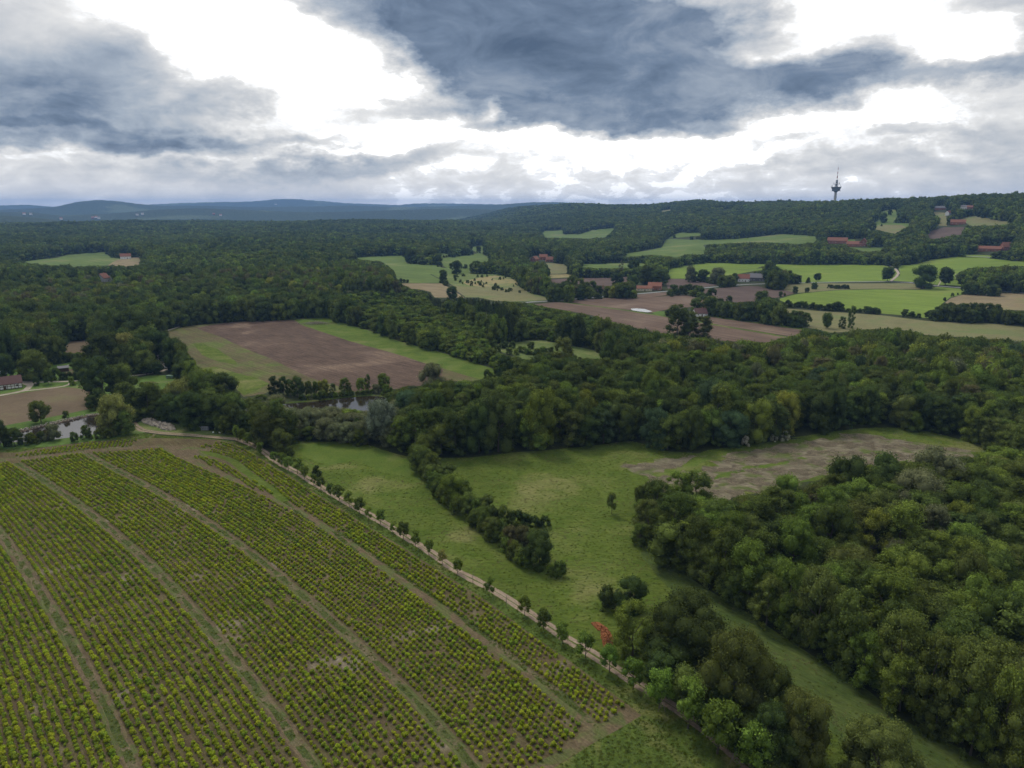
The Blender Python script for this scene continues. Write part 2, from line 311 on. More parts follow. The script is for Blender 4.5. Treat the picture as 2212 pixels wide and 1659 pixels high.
# pond banks (the water lies in the sunken part)
POND1=poly('muddy_bank','mud',[('A1',[(-250,1060),(0,1025),(60,1005),(200,975),(350,940),(540,895),(680,868),(780,858),(900,870),(960,930),(900,985),(760,1005),(600,1030),(430,1050),(200,1072),(60,1075),(-250,1110)])],True)
POND2=poly('grassy_bank','verge',[('A1',[(1500,850),(1720,812),(1880,800),(2100,778),(2212,770)]),('A2',[(120,776),(330,762),(560,733),(760,718),(870,728),(915,770),(890,810),(740,860),(600,900),(300,900),(0,890)]),('A1',[(1800,900),(1600,920)])],False)
OPENPX.append(np.array(T('A2',[(150,790),(400,765),(560,742),(760,732),(860,740),(890,770),(800,800),(720,830),(600,815),(480,818),(250,815)])))
OPENPX.append(np.array(T('A1',[(1735,830),(1860,815),(1865,850),(1800,860)])))
# plantation
soil_px=[('A7',[(-500,150),(0,128),(100,130),(250,100),(550,62),(870,45),(930,38),(1350,50),(1500,92),(1560,130)]),('B3',[(0,262),(150,355),(300,455),(600,640),(900,830),(1200,1020),(1500,1235),(1800,1455),(2085,1665)]),('F',[(1385,1545),(1290,1600),(1185,1665),(1060,1760),(700,1760),(-300,1760),(-500,1400)])]
poly('verge','verge',[('A1',[(-300,1120),(0,1125),(300,1110),(700,1080),(950,1020),(1080,1005),(1200,1025),(1500,1040),(1780,1075)]),('B3',[(20,225),(60,240),(300,385),(600,555),(900,745),(1200,940),(1500,1120),(1800,1310),(2212,1575)]),('F',[(1560,1590),(1750,1720),(1760,1780),(900,1800),(-300,1800)])],label='rough green grass round the plantation')
poly('plantation_soil','plant_soil',soil_px,jit=.12,label='brown soil of the shrub plantation')
AISLE_A=[('F',[(-150,990),(-95,1040),(0,1149)]),('B1',[(100,300),(250,490),(400,720),(500,940),(620,1140),(740,1370),(860,1659),(900,1770)])]
AISLE_B=[('A7',[(95,195),(200,250),(330,345),(540,490),(730,640),(900,800),(1080,980),(1230,1150)]),('B1',[(1310,700),(1500,930),(1650,1130),(1800,1320),(1940,1520),(2040,1659),(2120,1800)])]
AISLE_C=[('A7',[(540,135),(700,230),(900,330),(1150,470),(1350,610),(1600,790),(1750,900),(1900,1040),(2100,1210),(2212,1290)]),('B2',[(300,770),(600,1060),(850,1330),(1080,1570),(1160,1670),(1240,1790)])]
AISLE_E=[('A7',[(1000,92),(1200,190),(1400,280),(1600,370),(1800,450),(1950,550),(2212,730)]),('B2',[(200,135),(400,245),(600,385),(850,560),(1100,755),(1400,980),(1700,1200),(1955,1440)])]
AISLE_F=[('A7',[(1180,108),(1400,165),(1550,265),(1700,378),(1780,430)])]
wA=ribbon('grass_aisle','bare',AISLE_A,3.1,jit=.2,fit=4); wB=ribbon('grass_aisle','bare',AISLE_B,2.8,jit=.2,fit=5)
wC=ribbon('grass_aisle','bare',AISLE_C,2.7,jit=.2,fit=5); wE=ribbon('grass_aisle','bare',AISLE_E,2.6,jit=.2,fit=5)
wF=ribbon('grass_aisle','meadow',AISLE_F,3.4,jit=.25)
for a_ in (AISLE_A,AISLE_B,AISLE_C): ribbon('grass_aisle','aisle_green',a_,1.35,jit=.16,fit=4 if a_ is AISLE_A else 5)
ribbon('grass_aisle','aisle_green',[('A7',[(1760,430),(1930,570),(2212,760)]),('B2',[(230,120),(430,230),(640,380),(880,545),(1130,735),(1430,975),(1720,1190),(1960,1420)])],1.5,jit=.2)
ribbon('grass_aisle','aisle_green',[('A7',[(1080,250),(1250,330),(1400,400),(1560,500),(1700,590),(1850,690),(2000,780),(2150,890)])],1.6,jit=.35)
ribbon('headland_track','bare',[('A7',[(-400,200),(0,178),(300,150),(500,125),(800,100),(960,92),(1180,102),(1300,115)])],3.2,jit=.15)
ribbon('headland_track','aisle',[('A7',[(-400,190),(0,168),(300,138),(500,113),(800,92),(870,75),(930,40),(960,15)])],1.3,jit=.15)
poly('headland_track','bare',[('F',[(1385,1545),(1340,1572),(1290,1600),(1185,1665),(1130,1665),(1200,1625),(1250,1590),(1265,1560),(1300,1562),(1350,1530)])],jit=.1)
poly('bare_patch','bare',[('A7',[(985,88),(1100,92),(1200,105),(1300,150),(1230,180),(1120,150),(1040,120)])],jit=.3)
# meadow
poly('meadow','meadow',[('F',[(640,952),(700,955),(760,952)]),('B3',[(600,170),(800,230),(1000,235),(1150,235),(1400,205),(1600,190),(1900,160),(2060,140),(2212,165)]),('A8',[(1280,835),(1500,850),(1560,830),(1900,780),(2212,750)]),('B6',[(150,1240),(780,1150),(1100,1150),(1400,1190),(1700,1270),(1900,1320),(1760,1400)]),('F',[(1960,1000),(1850,1012),(1780,1035),(1700,1045),(1600,1072),(1500,1058),(1440,1052),(1405,1085),(1385,1120),(1378,1175),(1491,1252),(1562,1300),(1625,1330),(1696,1378),(1770,1426),(1870,1492),(1950,1553),(2066,1612),(2140,1665),(2290,1790),(1700,1790),(1680,1659),(1500,1530)]),('B3',[(2212,1650),(1900,1430),(1700,1290),(1450,1120),(1250,990),(1100,900),(930,790),(760,680),(600,580),(440,490),(300,410),(180,330),(90,230)])],label='wide grass meadow between the track and the woods',jit=.2)
poly('meadow','meadow_fresh',[('B3',[(135,150),(300,150),(600,180),(780,235),(860,300),(870,380),(700,330),(500,250),(350,280),(230,230)])],jit=1.2)
poly('tall_grass_strip','tall',[('F',[(1385,1165),(1491,1252),(1562,1300),(1625,1330),(1696,1378),(1770,1426),(1870,1492),(1950,1553),(2066,1612),(2140,1665),(2290,1790),(1900,1790),(1850,1640),(1760,1540),(1650,1440),(1560,1350),(1470,1290),(1380,1200)])],jit=.6)
poly('straw_patch','reed',[('A8',[(1060,985),(1010,935),(1180,905),(1300,895),(1450,870),(1560,870),(1420,920),(1250,975),(1130,1000)])],jit=1.6,step=2.5)
poly('straw_patch','reed',[('A8',[(1190,1090),(1200,1035),(1340,990),(1540,968),(1640,900),(1700,855),(1900,810),(2130,790)]),('B6',[(700,1205),(900,1225),(1200,1260),(1450,1312),(1740,1355),(1650,1420),(1000,1470)]),('F',[(1800,1022),(1700,1052),(1560,1078)])],jit=1.8,step=2.5,label='patch of flattened grey straw in the meadow')
ribbon('green_swath','meadow_fresh',[('A8',[(1130,1010),(1300,985),(1450,935),(1540,895),(1700,865)])],2.6,jit=.5)
ribbon('green_swath','meadow_fresh',[('A8',[(1520,1040),(1700,990),(1960,935),(2212,880)])],3.0,jit=.6)
TRK=[('A1',[(985,925),(1010,955),(1060,985),(1200,1005),(1400,1020),(1600,1036),(1760,1050),(1860,1088),(1960,1145)]),('B3',[(20,235),(80,275),(180,325),(300,402),(440,482),(600,572),(760,668),(930,775),(1100,892),(1250,968),(1450,1095),(1700,1262),(1900,1385),(2212,1590)]),('F',[(1530,1580),(1620,1659),(1700,1740)])]
TRACK=ribbon('sandy_track','track',TRK,2.9,jit=.12,label='pale sandy track beside the plantation')
ribbon('track_grass','meadow',TRK,.35,open_=False,jit=.08)
# middle distance
poly('clearing','scrub',[('A2',[(1650,370),(1700,345),(1900,322),(2212,312)]),('A3',[(180,1093),(350,1095),(520,1130),(720,1170),(860,1210),(840,1250),(560,1240),(540,1180),(350,1210),(200,1250)]),('A2',[(1900,470),(1800,430)])],jit=1)
poly('harrowed_field','soil2',[('A3',[(230,792),(430,772),(900,833),(1300,893),(1700,962),(2212,1048)]),('B6',[(0,325),(150,350),(30,362)]),('A3',[(2212,1110),(1690,1090),(1300,1040),(1000,975),(700,880),(420,830)])],label='long reddish brown field below the farm road')
poly('harrowed_field','soil2',[('A3',[(480,766),(870,738),(1080,740),(1500,714),(1640,760),(1600,800),(1400,830),(1330,835),(1250,850),(1200,862),(1030,840),(900,828)])])
poly('harrowed_field','soil2',[('A3',[(1080,712),(1330,690),(1340,715),(1080,742)])])
poly('harrowed_field','soil2',[('A3',[(1650,895),(1750,898),(2212,965)]),('B6',[(0,245),(252,282),(205,345),(150,342)]),('A3',[(2212,1035),(1700,950)])])
poly('green_border','meadow_fresh',[('A3',[(1690,890),(1750,890),(2212,958)]),('B6',[(0,232),(270,270),(300,262),(255,285),(0,248)]),('A3',[(2212,968),(1750,905)])],open_=False)
poly('lawn','lawn',[('A3',[(1200,862),(1250,850),(1310,850),(1320,890),(1260,885)])])
poly('harrowed_field','soil_dark',[('A3',[(1595,672),(1800,655),(2000,640),(2212,650)]),('A4',[(0,985),(100,1008),(350,1032),(150,1085),(60,1070),(0,1062)]),('A3',[(2100,760),(2050,772),(1900,780),(1750,760),(1650,710)])])
poly('dark_field','soil_dark',[('A3',[(340,587),(700,572),(880,570),(1030,560),(1030,600),(870,640),(740,642),(400,628)])])
poly('dark_field','soil_dark',[('A3',[(1340,580),(1500,585),(1750,635),(1600,655),(1340,665)])])
poly('sand_field','yellow',[('A3',[(340,548),(540,543),(545,570),(350,578)])])
poly('white_sheeting','white_cover',[('A3',[(1030,828),(1080,826),(1140,830),(1210,850),(1170,858),(1080,848),(1040,840)])])
poly('pasture','pasture',[('C1',[(140,290),(380,284),(560,275),(720,266),(740,345),(1010,362),(1060,385),(1130,392),(1240,395),(1320,396),(1320,440),(1120,440),(1060,470),(1060,528),(760,527),(640,500),(620,430),(560,370),(500,330),(300,310)])],label='green pasture with a small grove')
poly('pasture','pasture',[('C1',[(1050,300),(1330,265),(1395,250),(1300,186),(1450,178),(1440,260),(1510,290),(1490,330),(1330,340),(1320,395),(1120,392),(1060,352)])])
poly('pasture','pasture',[('C1',[(1040,248),(1160,254),(1140,272),(1080,290),(1050,292)])])
poly('orchard_grass','scrub',[('C1',[(1120,440),(1320,440),(1560,440),(1750,488),(1762,560),(1880,620),(2050,662),(2070,684),(1900,698),(1700,700),(1560,690),(1400,660),(1280,660),(1200,575),(1110,512)])])
poly('orchard_grass','pale',[('C1',[(1130,550),(1400,562),(1760,556),(1880,622),(2050,664),(2060,682),(1900,692),(1700,700),(1560,690),(1400,660),(1280,660),(1190,590)])],jit=1.5)
poly('dry_grass','yellow',[('C1',[(1280,505),(1560,458),(1740,495),(1760,552),(1400,562),(1300,545)])],jit=1.5)
poly('tan_field','tan',[('C1',[(640,532),(1060,532),(1110,560),(1200,590),(1270,662),(1000,662),(960,610),(850,585),(760,580),(700,548)])])
ribbon('field_ditch','wood_floor',[('C1',[(960,445),(1060,500),(1150,570),(1270,655)])],2.5,open_=False)
poly('tan_field','tan',[('C1',[(0,560),(150,562),(400,562),(340,592),(150,592)])])
poly('pasture','pasture',[('A3',[(295,187),(470,178),(470,212),(600,215),(720,175),(900,160),(880,190),(820,240),(650,252),(400,245),(315,240)])])
poly('pasture','pasture',[('A3',[(960,376),(1280,322),(1320,250),(1500,258),(1850,255),(2212,218)]),('A4',[(120,560),(250,557),(530,577),(485,625),(350,640),(0,625)]),('A3',[(1640,300),(1650,335),(1630,385),(1480,385),(1420,405),(1200,385),(1000,402)])],label='broad green pasture on the rising ground')
poly('pasture','pasture',[('A3',[(1320,245),(1440,195),(1620,195),(1600,225),(1440,240)])])
poly('green_field','crop',[('A3',[(1340,500),(1640,450),(2212,462)]),('A4',[(0,803),(500,808),(1050,812),(1140,840),(1165,880),(1110,945),(700,952),(380,958),(380,900),(280,870),(160,830),(60,820),(0,840)]),('A3',[(2212,490),(2000,525),(1900,545),(1800,558),(1480,580),(1340,580)])],label='bright green crop field before the long wood')
poly('green_field','crop',[('A4',[(1180,816),(1330,802),(1450,767),(1650,745),(1900,755),(2060,770),(2350,790),(2350,830),(2080,820),(1750,840),(1640,900),(1700,985),(1500,975),(1280,950),(1130,942),(1190,895)])])
poly('green_field','crop',[('A4',[(195,1090),(350,1050),(640,1022),(1000,1012),(1350,1017),(1500,992),(1720,1010),(1730,1045),(1600,1080),(1540,1130),(1485,1170),(1420,1252),(1220,1227),(1040,1212),(880,1190),(500,1162),(200,1112)])],label='brightest green crop field')
poly('pale_meadow','pale',[('A4',[(230,1000),(260,972),(400,962),(1270,962),(1380,980),(1350,1013),(1000,1008),(640,1018),(350,1042),(230,1020)])])
poly('tan_field','tan',[('A4',[(1555,1130),(1610,1085),(1735,1052),(2020,1042),(2350,1050),(2350,1190),(2020,1182),(1800,1160),(1600,1132)])])
poly('pale_meadow','pale',[('A4',[(-50,1140),(200,1167),(600,1197),(1040,1227),(1400,1272),(2040,1302),(2300,1340)]),('B6',[(2400,420),(2030,372),(1600,345),(1280,325),(1100,275),(900,280),(500,310),(300,262),(280,180),(0,95)])])
poly('hill_pasture','pasture',[('A4',[(905,510),(1010,440),(1030,370),(1100,350),(1170,358),(1160,430),(1130,462),(1300,470),(1240,500),(1200,522),(1150,555),(990,520),(930,528)])])
poly('hill_pasture','pale',[('A4',[(990,520),(1010,480),(1200,480),(1240,500),(1200,522),(1150,555)])],False)
poly('hill_field','pale',[('A4',[(1680,420),(1800,402),(1900,420),(2000,445),(2110,452),(2110,475),(1880,492),(1780,490),(1700,452)])])
poly('hill_field','soil_dark',[('A4',[(1415,540),(1550,500),(1720,498),(1700,560),(1600,570),(1500,600),(1425,592)])])
poly('hill_pasture','pasture',[('A4',[(740,598),(815,600),(820,616),(740,612)])])
poly('hill_pasture','pasture',[('A4',[(760,665),(900,672),(1060,655),(1050,695),(900,702),(830,682)])])
poly('hill_pasture','pale',[('A4',[(1430,370),(1560,380),(1570,420),(1575,490),(1480,485),(1530,430)])])
poly('green_field','crop',[('A4',[(1640,725),(1900,730),(1980,740),(1900,752),(1640,742)])])
poly('green_field','pasture',[('A5',[(130,577),(260,560),(500,521),(640,508),(810,500),(800,520),(860,545),(930,545),(800,600),(530,616),(480,600),(380,603)])],label='green field in the forest clearing')
poly('tan_field','tan',[('A5',[(800,600),(870,560),(990,540),(1058,540),(1030,600),(950,615),(860,608)])])
poly('tan_field','tan',[('A5',[(1750,760),(2030,763),(2020,772),(1760,770)])])
poly('pasture','pale',[('A3',[(330,450),(510,460),(500,537),(370,542)])])
poly('pasture','pasture',[('A3',[(615,462),(900,450),(1180,455),(1100,492),(900,494),(640,492)])])
for pp in ([(480,236),(690,247),(660,260),(480,258)],[(1100,168),(1330,172),(1320,178),(1100,177)],[(1010,225),(1100,222),(1100,232),(1010,234)],[(1620,232),(1890,228),(1860,245),(1640,244)],[(1720,222),(1800,220),(1800,228),(1720,230)],[(1900,180),(2212,200),(2212,205),(1900,186)]):
    poly('distant_field','pale',[('A5',pp)])
for pp in ([(1270,20),(1370,5),(1370,18),(1290,30)],[(1730,12),(1850,0),(1850,8),(1760,18)]): poly('distant_field','pale',[('A3',pp)])
ROAD=[('A3',[(100,782),(215,772),(400,763),(640,742),(860,726),(1080,706),(1330,684),(1600,660),(1850,636),(2000,627)]),('A4',[(200,962),(400,957),(700,951),(1050,948),(1270,955),(1380,970),(1500,985),(1720,1001),(2212,1042),(2400,1056)])]
ribbon('country_road','asphalt',ROAD,5.5,label='grey country road crossing the fields')
ribbon('farm_track','gravel',[('A4',[(1110,945),(1160,905),(1175,880),(1150,845),(1110,820)])],3.5)
ribbon('farm_track','gravel',[('A4',[(1500,985),(1560,900),(1640,880),(1650,890)])],1.5,open_=False)
ribbon('grass_baulk','meadow_fresh',[('A3',[(430,770),(900,829),(1300,890),(1700,957),(2212,1043)]),('B6',[(0,330),(120,350)])],4.2,jit=.4)
ribbon('country_road','asphalt',[('A4',[(1520,740),(1650,735),(1900,745),(2100,765),(2300,780)])],4,open_=False)


for tg,x0,y0,x1,y1 in (('A3',1065,595,1292,690),('A3',1905,540,2125,612),('A3',195,392,395,445),('A4',595,578,745,642),('A4',755,598,915,668),('A4',1835,662,2000,704),('A4',2022,632,2108,694),('A4',1612,438,1718,480),('A4',1480,318,1565,358),('A4',1688,320,1790,354),('A4',1565,370,1612,404),('A5',735,672,838,726),('A5',895,515,978,554),('A3',1530,848,1672,898),('B7',0,860,245,1020),('A3',735,640,805,692)):
    OPENPX.append(np.array(T(tg,[(x0,y0),(x1,y0),(x1,y1),(x0,y1)])))
# ------------------------------------------------------------------ build the ground
def inpoly(P_,Q):
    x,y=P_[:,0],P_[:,1]; bb=(x>=Q[:,0].min())&(x<=Q[:,0].max())&(y>=Q[:,1].min())&(y<=Q[:,1].max())
    res=np.zeros(len(P_),bool); idx=np.nonzero(bb)[0]
    if len(idx)==0: return res
    xs,ys=x[idx][:,None],y[idx][:,None]; x0,y0=Q[:,0],Q[:,1]; x1,y1=np.roll(x0,-1),np.roll(y0,-1)
    for s in range(0,len(idx),20000):
        a=xs[s:s+20000]; b=ys[s:s+20000]
        c=((y0>b)!=(y1>b))&(a<(x1-x0)*(b-y0)/(np.where(y1==y0,1e-9,y1-y0))+x0)
        res[idx[s:s+20000]]=c.sum(1)%2==1
    return res
def segdist(P_,Q):
    d=np.full(len(P_),1e9)
    for a,b in zip(Q,np.roll(Q,-1,axis=0)):
        ab=b-a; t=np.clip(((P_-a)@ab)/(ab@ab+1e-9),0,1); d=np.minimum(d,np.hypot(*(P_-a-t[:,None]*ab).T))
    return d
PONDS=[cat(POND1,True,6),cat(POND2,True,6)]
def sink(P_):
    z=np.zeros(len(P_))
    for Q in PONDS:
        m=inpoly(P_,Q)
        if m.any(): z[m]-=1.6*sst(segdist(P_[m],Q)/2.2)
    return z
def HZ_(P_): return H(P_[:,0],P_[:,1])+sink(P_)
RMAX=3600.
angs=np.concatenate([np.arange(-62,62.01,.8),np.arange(70,298-7,8.)]); angs=np.radians(angs)
rad=[0]; r_=35.
while r_<RMAX*.99: rad.append(r_); r_*=1.036 if r_>120 else 1.12
rad=rad[1:]; verts=[(0.,0.)]
for i,r_ in enumerate(rad):
    for j,a in enumerate(angs):
        if abs(((a+math.pi)%(2*math.pi))-math.pi)>R(63) and i%6: continue
        verts.append((r_*math.sin(a)+rng.uniform(-.01,.01)*r_*.3,r_*math.cos(a)+rng.uniform(-.01,.01)*r_*.3))
n0=len(verts); edges=[]
ring=[(RMAX*math.sin(a),RMAX*math.cos(a)) for a in angs]; verts+=ring; edges+=[(n0+i,n0+(i+1)%len(ring)) for i in range(len(ring))]
def addloop(Q):
    n_=len(verts); verts.extend([tuple(p) for p in Q]); edges.extend([(n_+i,n_+(i+1)%len(Q)) for i in range(len(Q))])
for g in G:
    Q=g[2]; Q=Q[np.hypot(Q[:,0],Q[:,1])<RMAX*.985] if np.hypot(Q[:,0],Q[:,1]).max()>RMAX*.985 else Q
    if len(Q)>2: addloop(Q)
for Q in PONDS:       # inner rings so the banks have a slope
    xs=np.arange(Q[:,0].min(),Q[:,0].max(),2.2); ys=np.arange(Q[:,1].min(),Q[:,1].max(),2.2); gg=np.array([(a,b) for a in xs for b in ys])
    verts.extend([tuple(p) for p in gg[inpoly(gg,Q)]])
V2,_,F2,_,_,_=delaunay_2d_cdt([Vector(v) for v in verts],edges,[],1,1e-3,False)
V2=np.array([(v.x,v.y) for v in V2]); F2=np.array([list(f)[:3] for f in F2 if len(f)==3])
cen=V2[F2].mean(1); Z2=HZ_(V2); owner=np.full(len(F2),-1)
for k,g in enumerate(G): owner[inpoly(cen,g[2])]=k
V3=np.column_stack([V2,Z2])
def sub(name,F_,mat,label=None):
    u_,inv=np.unique(F_,return_inverse=True); me=mkmesh(name,V3[u_],inv.reshape(F_.shape),mat,True); o=link(name,me); tag(o,label,None,None,'structure'); return o
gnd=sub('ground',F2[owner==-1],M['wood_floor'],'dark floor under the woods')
for k,g in enumerate(G):
    f=F2[owner==k]
    if len(f): sub(g[0],f,M[g[1]],g[3])
# far land: rings sharing the rim
rr=[RMAX]
while rr[-1]<17500: rr.append(rr[-1]*(1.02 if rr[-1]<16000 else 1.05))
aa=[]
for a,b in zip(angs,np.roll(angs,-1)):
    if b<a: b+=2*math.pi
    k=4 if abs(b)<R(62.5) and abs(a)<R(62.5) else 1
    aa+=[a+(b-a)*t/k for t in range(k)]
aa=np.array(aa); rr=np.array(rr); RRg,AAg=np.meshgrid(rr,aa,indexing='ij'); XX,YY=RRg*np.sin(AAg),RRg*np.cos(AAg)
# the first ring lies on the chords of the near rim
base_=[np.array(p) for p in ring]; row=[]
for i,(a,b) in enumerate(zip(angs,np.roll(angs,-1))):
    b2=b if b>a else b+2*math.pi; k=4 if abs(b2)<R(62.5) and abs(a)<R(62.5) else 1
    for t in range(k): row.append(base_[i]+(base_[(i+1)%len(ring)]-base_[i])*t/k)
row=np.array(row); XX[0],YY[0]=row[:,0],row[:,1]
ZZ=H(XX,YY); ncol=len(aa); idx=np.arange(XX.size).reshape(XX.shape)
q=np.stack([idx[:-1],np.roll(idx,-1,1)[:-1],np.roll(idx,-1,1)[1:],idx[1:]],-1).reshape(-1,4)[:, ::-1]
fl=link('hills',mkmesh('hills',np.stack([XX,YY,ZZ],-1).reshape(-1,3),q,M['far_land'],True)); tag(fl,'blue wooded hills and far land along the horizon',None,None,'structure')
# water
m,n=newmat('pond_water'); pos=n.add('ShaderNodeNewGeometry').outputs['Position']
finish(n,(.022,.018,.012),.06,n.noise(pos,1.3,3,.6),.12,.05,.5); M['water']=m
for Q,px in ((PONDS[0],POND1),(PONDS[1],POND2)):
    V_=[(p[0],p[1]) for p in Q]; v,_,f,_,_,_=delaunay_2d_cdt([Vector(a) for a in V_],[(i,(i+1)%len(V_)) for i in range(len(V_))],[],1,1e-4,False)
    o=link('pond',mkmesh('pond',[(a.x,a.y,-.55) for a in v],[tuple(t) for t in f],M['water'])); tag(o,'still dark pond water reflecting the sky',None,None,'structure')
# ------------------------------------------------------------------ foliage
def leaf_mat(name,col,trans=.25,var=.35):
    m,n=newmat(name); g=n.add('ShaderNodeNewGeometry'); oi=n.add('ShaderNodeObjectInfo')
    a=n.mr(g.outputs['Random Per Island'],0,1,1-var,1+var); b=n.mr(oi.outputs['Random'],0,1,.78,1.25)
    tcn=n.add('ShaderNodeTexCoord').outputs['Object']; c=n.mr(n.noise(tcn,3.5,2,.5),.3,.7,.75,1.25)
    k=n.m('MULTIPLY',n.m('MULTIPLY',a,b),c)
    hs=n.add('ShaderNodeHueSaturation',{'Color':(*col,1),'Hue':n.mr(n.m('FRACT',n.m('MULTIPLY',oi.outputs['Random'],7.3)),0,1,.482,.512),'Saturation':.95,'Value':k})
    df=n.add('ShaderNodeBsdfDiffuse',{0:hs.outputs[0]}); tr=n.add('ShaderNodeBsdfTranslucent',{0:hs.outputs[0]})
    mx=n.add('ShaderNodeMixShader',{0:trans,1:df.outputs[0],2:tr.outputs[0]})
    n.add('ShaderNodeOutputMaterial',{0:mx.outputs[0]}); return m
TONE={'dark':(.060,.090,.022),'mid':(.090,.126,.024),'olive':(.090,.116,.026),'fresh':(.118,.172,.024),'lime':(.165,.20,.026),'grey':(.140,.158,.072),'silver':(.13,.155,.10),
 'bluegreen':(.058,.094,.040),'spruce':(.042,.056,.025),'copper':(.028,.018,.022),'brown':(.110,.108,.042),'yellow':(.19,.20,.05),'deadwood':(.12,.10,.085),'bush':(.27,.33,.012),'bush2':(.195,.275,.018),'flower':(.42,.42,.30),'bright':(.120,.205,.026)}
for k,c in TONE.items(): M['leaf_'+k]=leaf_mat('foliage_'+k,c,.32,.42 if k!='bush' else .3)
m,n=newmat('bark'); pos=n.add('ShaderNodeTexCoord').outputs['Object']; finish(n,n.mix(n.noise(pos,9,4),(.055,.045,.035),(.11,.095,.08)),.95); M['bark']=m
def uvsphere(nu=8,nv=5):
    V=[];F=[]
    for i in range(nv+1):
        t=math.pi*i/nv
        for j in range(nu): a=6.2832*j/nu; V.append((math.sin(t)*math.cos(a),math.sin(t)*math.sin(a),math.cos(t)))
    for i in range(nv):
        for j in range(nu): F.append((i*nu+j,(i+1)*nu+j,(i+1)*nu+(j+1)%nu,i*nu+(j+1)%nu))
    return np.array(V),np.array(F)
SV,SF=uvsphere()
def crown(name,seed,nl,leaf,z0=.1,nb=34,prof='round',asp=1.3,rb=(.10,.17),core=.8,droop=0.,low=.5):
    """unit crown: width 1, the tree's height 1 (asp = height / width it is made for)"""
    g=np.random.default_rng(seed); Bc=[];Br=[]
    for k in range(nb):
        t=(k+g.uniform(.2,.8))/nb; a=g.uniform(0,6.283)
        if prof=='round': rad_=.40*math.sin(math.pi*(.17+.80*t))**.55; t=t**.9
        elif prof=='oak': rad_=.41*math.sin(math.pi*(.25+.72*t))**.5
        elif prof=='cone': rad_=.40*(1-t)**.75+.02
        elif prof=='tall': rad_=.36*math.sin(math.pi*(.12+.82*t))**.45
        elif prof=='shrub': rad_=.38*math.sqrt(max(0,1-t*t*.95))
        elif prof=='dome': rad_=.34*math.sqrt(max(0,1-t*t*.9))
        ins=math.sqrt(g.uniform(.25,1)) if k%3 else 1.
        r0=g.uniform(rb[0]*.7,rb[1]*1.1)*(1. if prof!='cone' else (.55+.6*(1-t)))
        zz=z0+(1-z0)*t; zz=min(zz,1-r0/asp*.8)
        Bc.append((rad_*ins*math.cos(a),rad_*ins*math.sin(a),zz)); Br.append(r0)
    Bc=np.array(Bc); Br=np.array(Br); A=np.array([1,1,asp]); Bc=Bc*A
    P_=[];Nn=[];need=nl; 
    while need>0:
        m_=int(need*2.2)+50; b=g.choice(nb,m_,p=Br**2/np.sum(Br**2)); d_=g.normal(size=(m_,3)); d_[:,2]+=.35; d_/=np.linalg.norm(d_,axis=1)[:,None]
        keep=g.uniform(size=m_)<np.where(d_[:,2]<-.2,low,1.); b=b[keep]; d_=d_[keep]
        p=Bc[b]+d_*(Br[b]*(g.uniform(.72,1.12,len(b))+g.exponential(.09,len(b))))[:,None]+g.normal(0,.008,(len(b),3))
        ok=np.ones(len(p),bool)
        for c,r1 in zip(Bc,Br): ok&=(np.sum((p-c)**2,1)>(.72*r1)**2)
        ok&=p[:,2]>z0*asp*.5
        p=p[ok][:need]; P_.append(p); Nn.append(d_[ok][:need]); need-=len(p)
    P_=np.concatenate(P_); Nn=np.concatenate(Nn); N=len(P_)
    nrm=Nn*.9+g.normal(size=(N,3))*.55; nrm/=np.linalg.norm(nrm,axis=1)[:,None]
    t1=np.cross(nrm,g.normal(size=(N,3))); t1[:,2]-=droop; t1/=np.linalg.norm(t1,axis=1)[:,None]; t2=np.cross(nrm,t1)
    s=leaf*g.uniform(.55,1.35,N)[:,None]; el_=1.35+droop
    q=np.stack([P_-t1*s*.5*el_,P_+t2*s*.42+nrm*s*.08,P_+t1*s*.5*el_,P_-t2*s*.42-nrm*s*.05],1).reshape(-1,3)
    F=np.arange(4*N).reshape(-1,4); Vs=[q];Fs=[F]; o=4*N
    if core:
        for c,r1 in zip(Bc,Br): Vs.append(c+SV*r1*core); Fs.append(SF+o); o+=len(SV)
    V=np.concatenate(Vs)/A; return mkmesh(name,V,np.concatenate(Fs),M['leaf_mid'])
def tube(pts,rads,k=6):
    V=[];F=[]
    for i,(p,r1) in enumerate(zip(pts,rads)):
        p=Vector(p); d_=(Vector(pts[min(i+1,len(pts)-1)])-Vector(pts[max(i-1,0)])).normalized(); a=d_.orthogonal().normalized(); b=d_.cross(a)
        for j in range(k): t=6.2832*j/k; V.append(p+(a*math.cos(t)+b*math.sin(t))*r1)
    for i in range(len(pts)-1):
        for j in range(k): F.append((i*k+j,i*k+(j+1)%k,(i+1)*k+(j+1)%k,(i+1)*k+j))
    F.append(tuple(range(k))[::-1]); F.append(tuple(range((len(pts)-1)*k,len(pts)*k)))
    return [tuple(v) for v in V],F
def join(parts):
    V=[];F=[]
    for v,f in parts: o=len(V); V+=list(v); F+=[tuple(i+o for i in t) for t in f]
    return V,F
def trunk(name,seed,r0=.035,top=.8,limbs=5,asp=1.3):
    g=random.Random(seed); P_=[(g.uniform(-.01,.01)*i,g.uniform(-.01,.01)*i,top*i/5) for i in range(6)]; P_[0]=(0,0,-.03)
    ps=[tube(P_,[r0*1.5,r0,r0*.85,r0*.7,r0*.45,r0*.2])]
    for k in range(limbs):
        b=P_[g.choice((1,2,2,3,3,4))]; a=g.uniform(0,6.28); l=g.uniform(.22,.36)
        e=(b[0]+math.cos(a)*l,b[1]+math.sin(a)*l,b[2]+g.uniform(.1,.22)); mid=((b[0]+e[0])/2,(b[1]+e[1])/2,(b[2]+e[2])/2-.02)
        ps.append(tube([b,mid,e],[r0*.55,r0*.35,r0*.12],5))
    V,F=join(ps); return mkmesh(name,V,F,M['bark'])
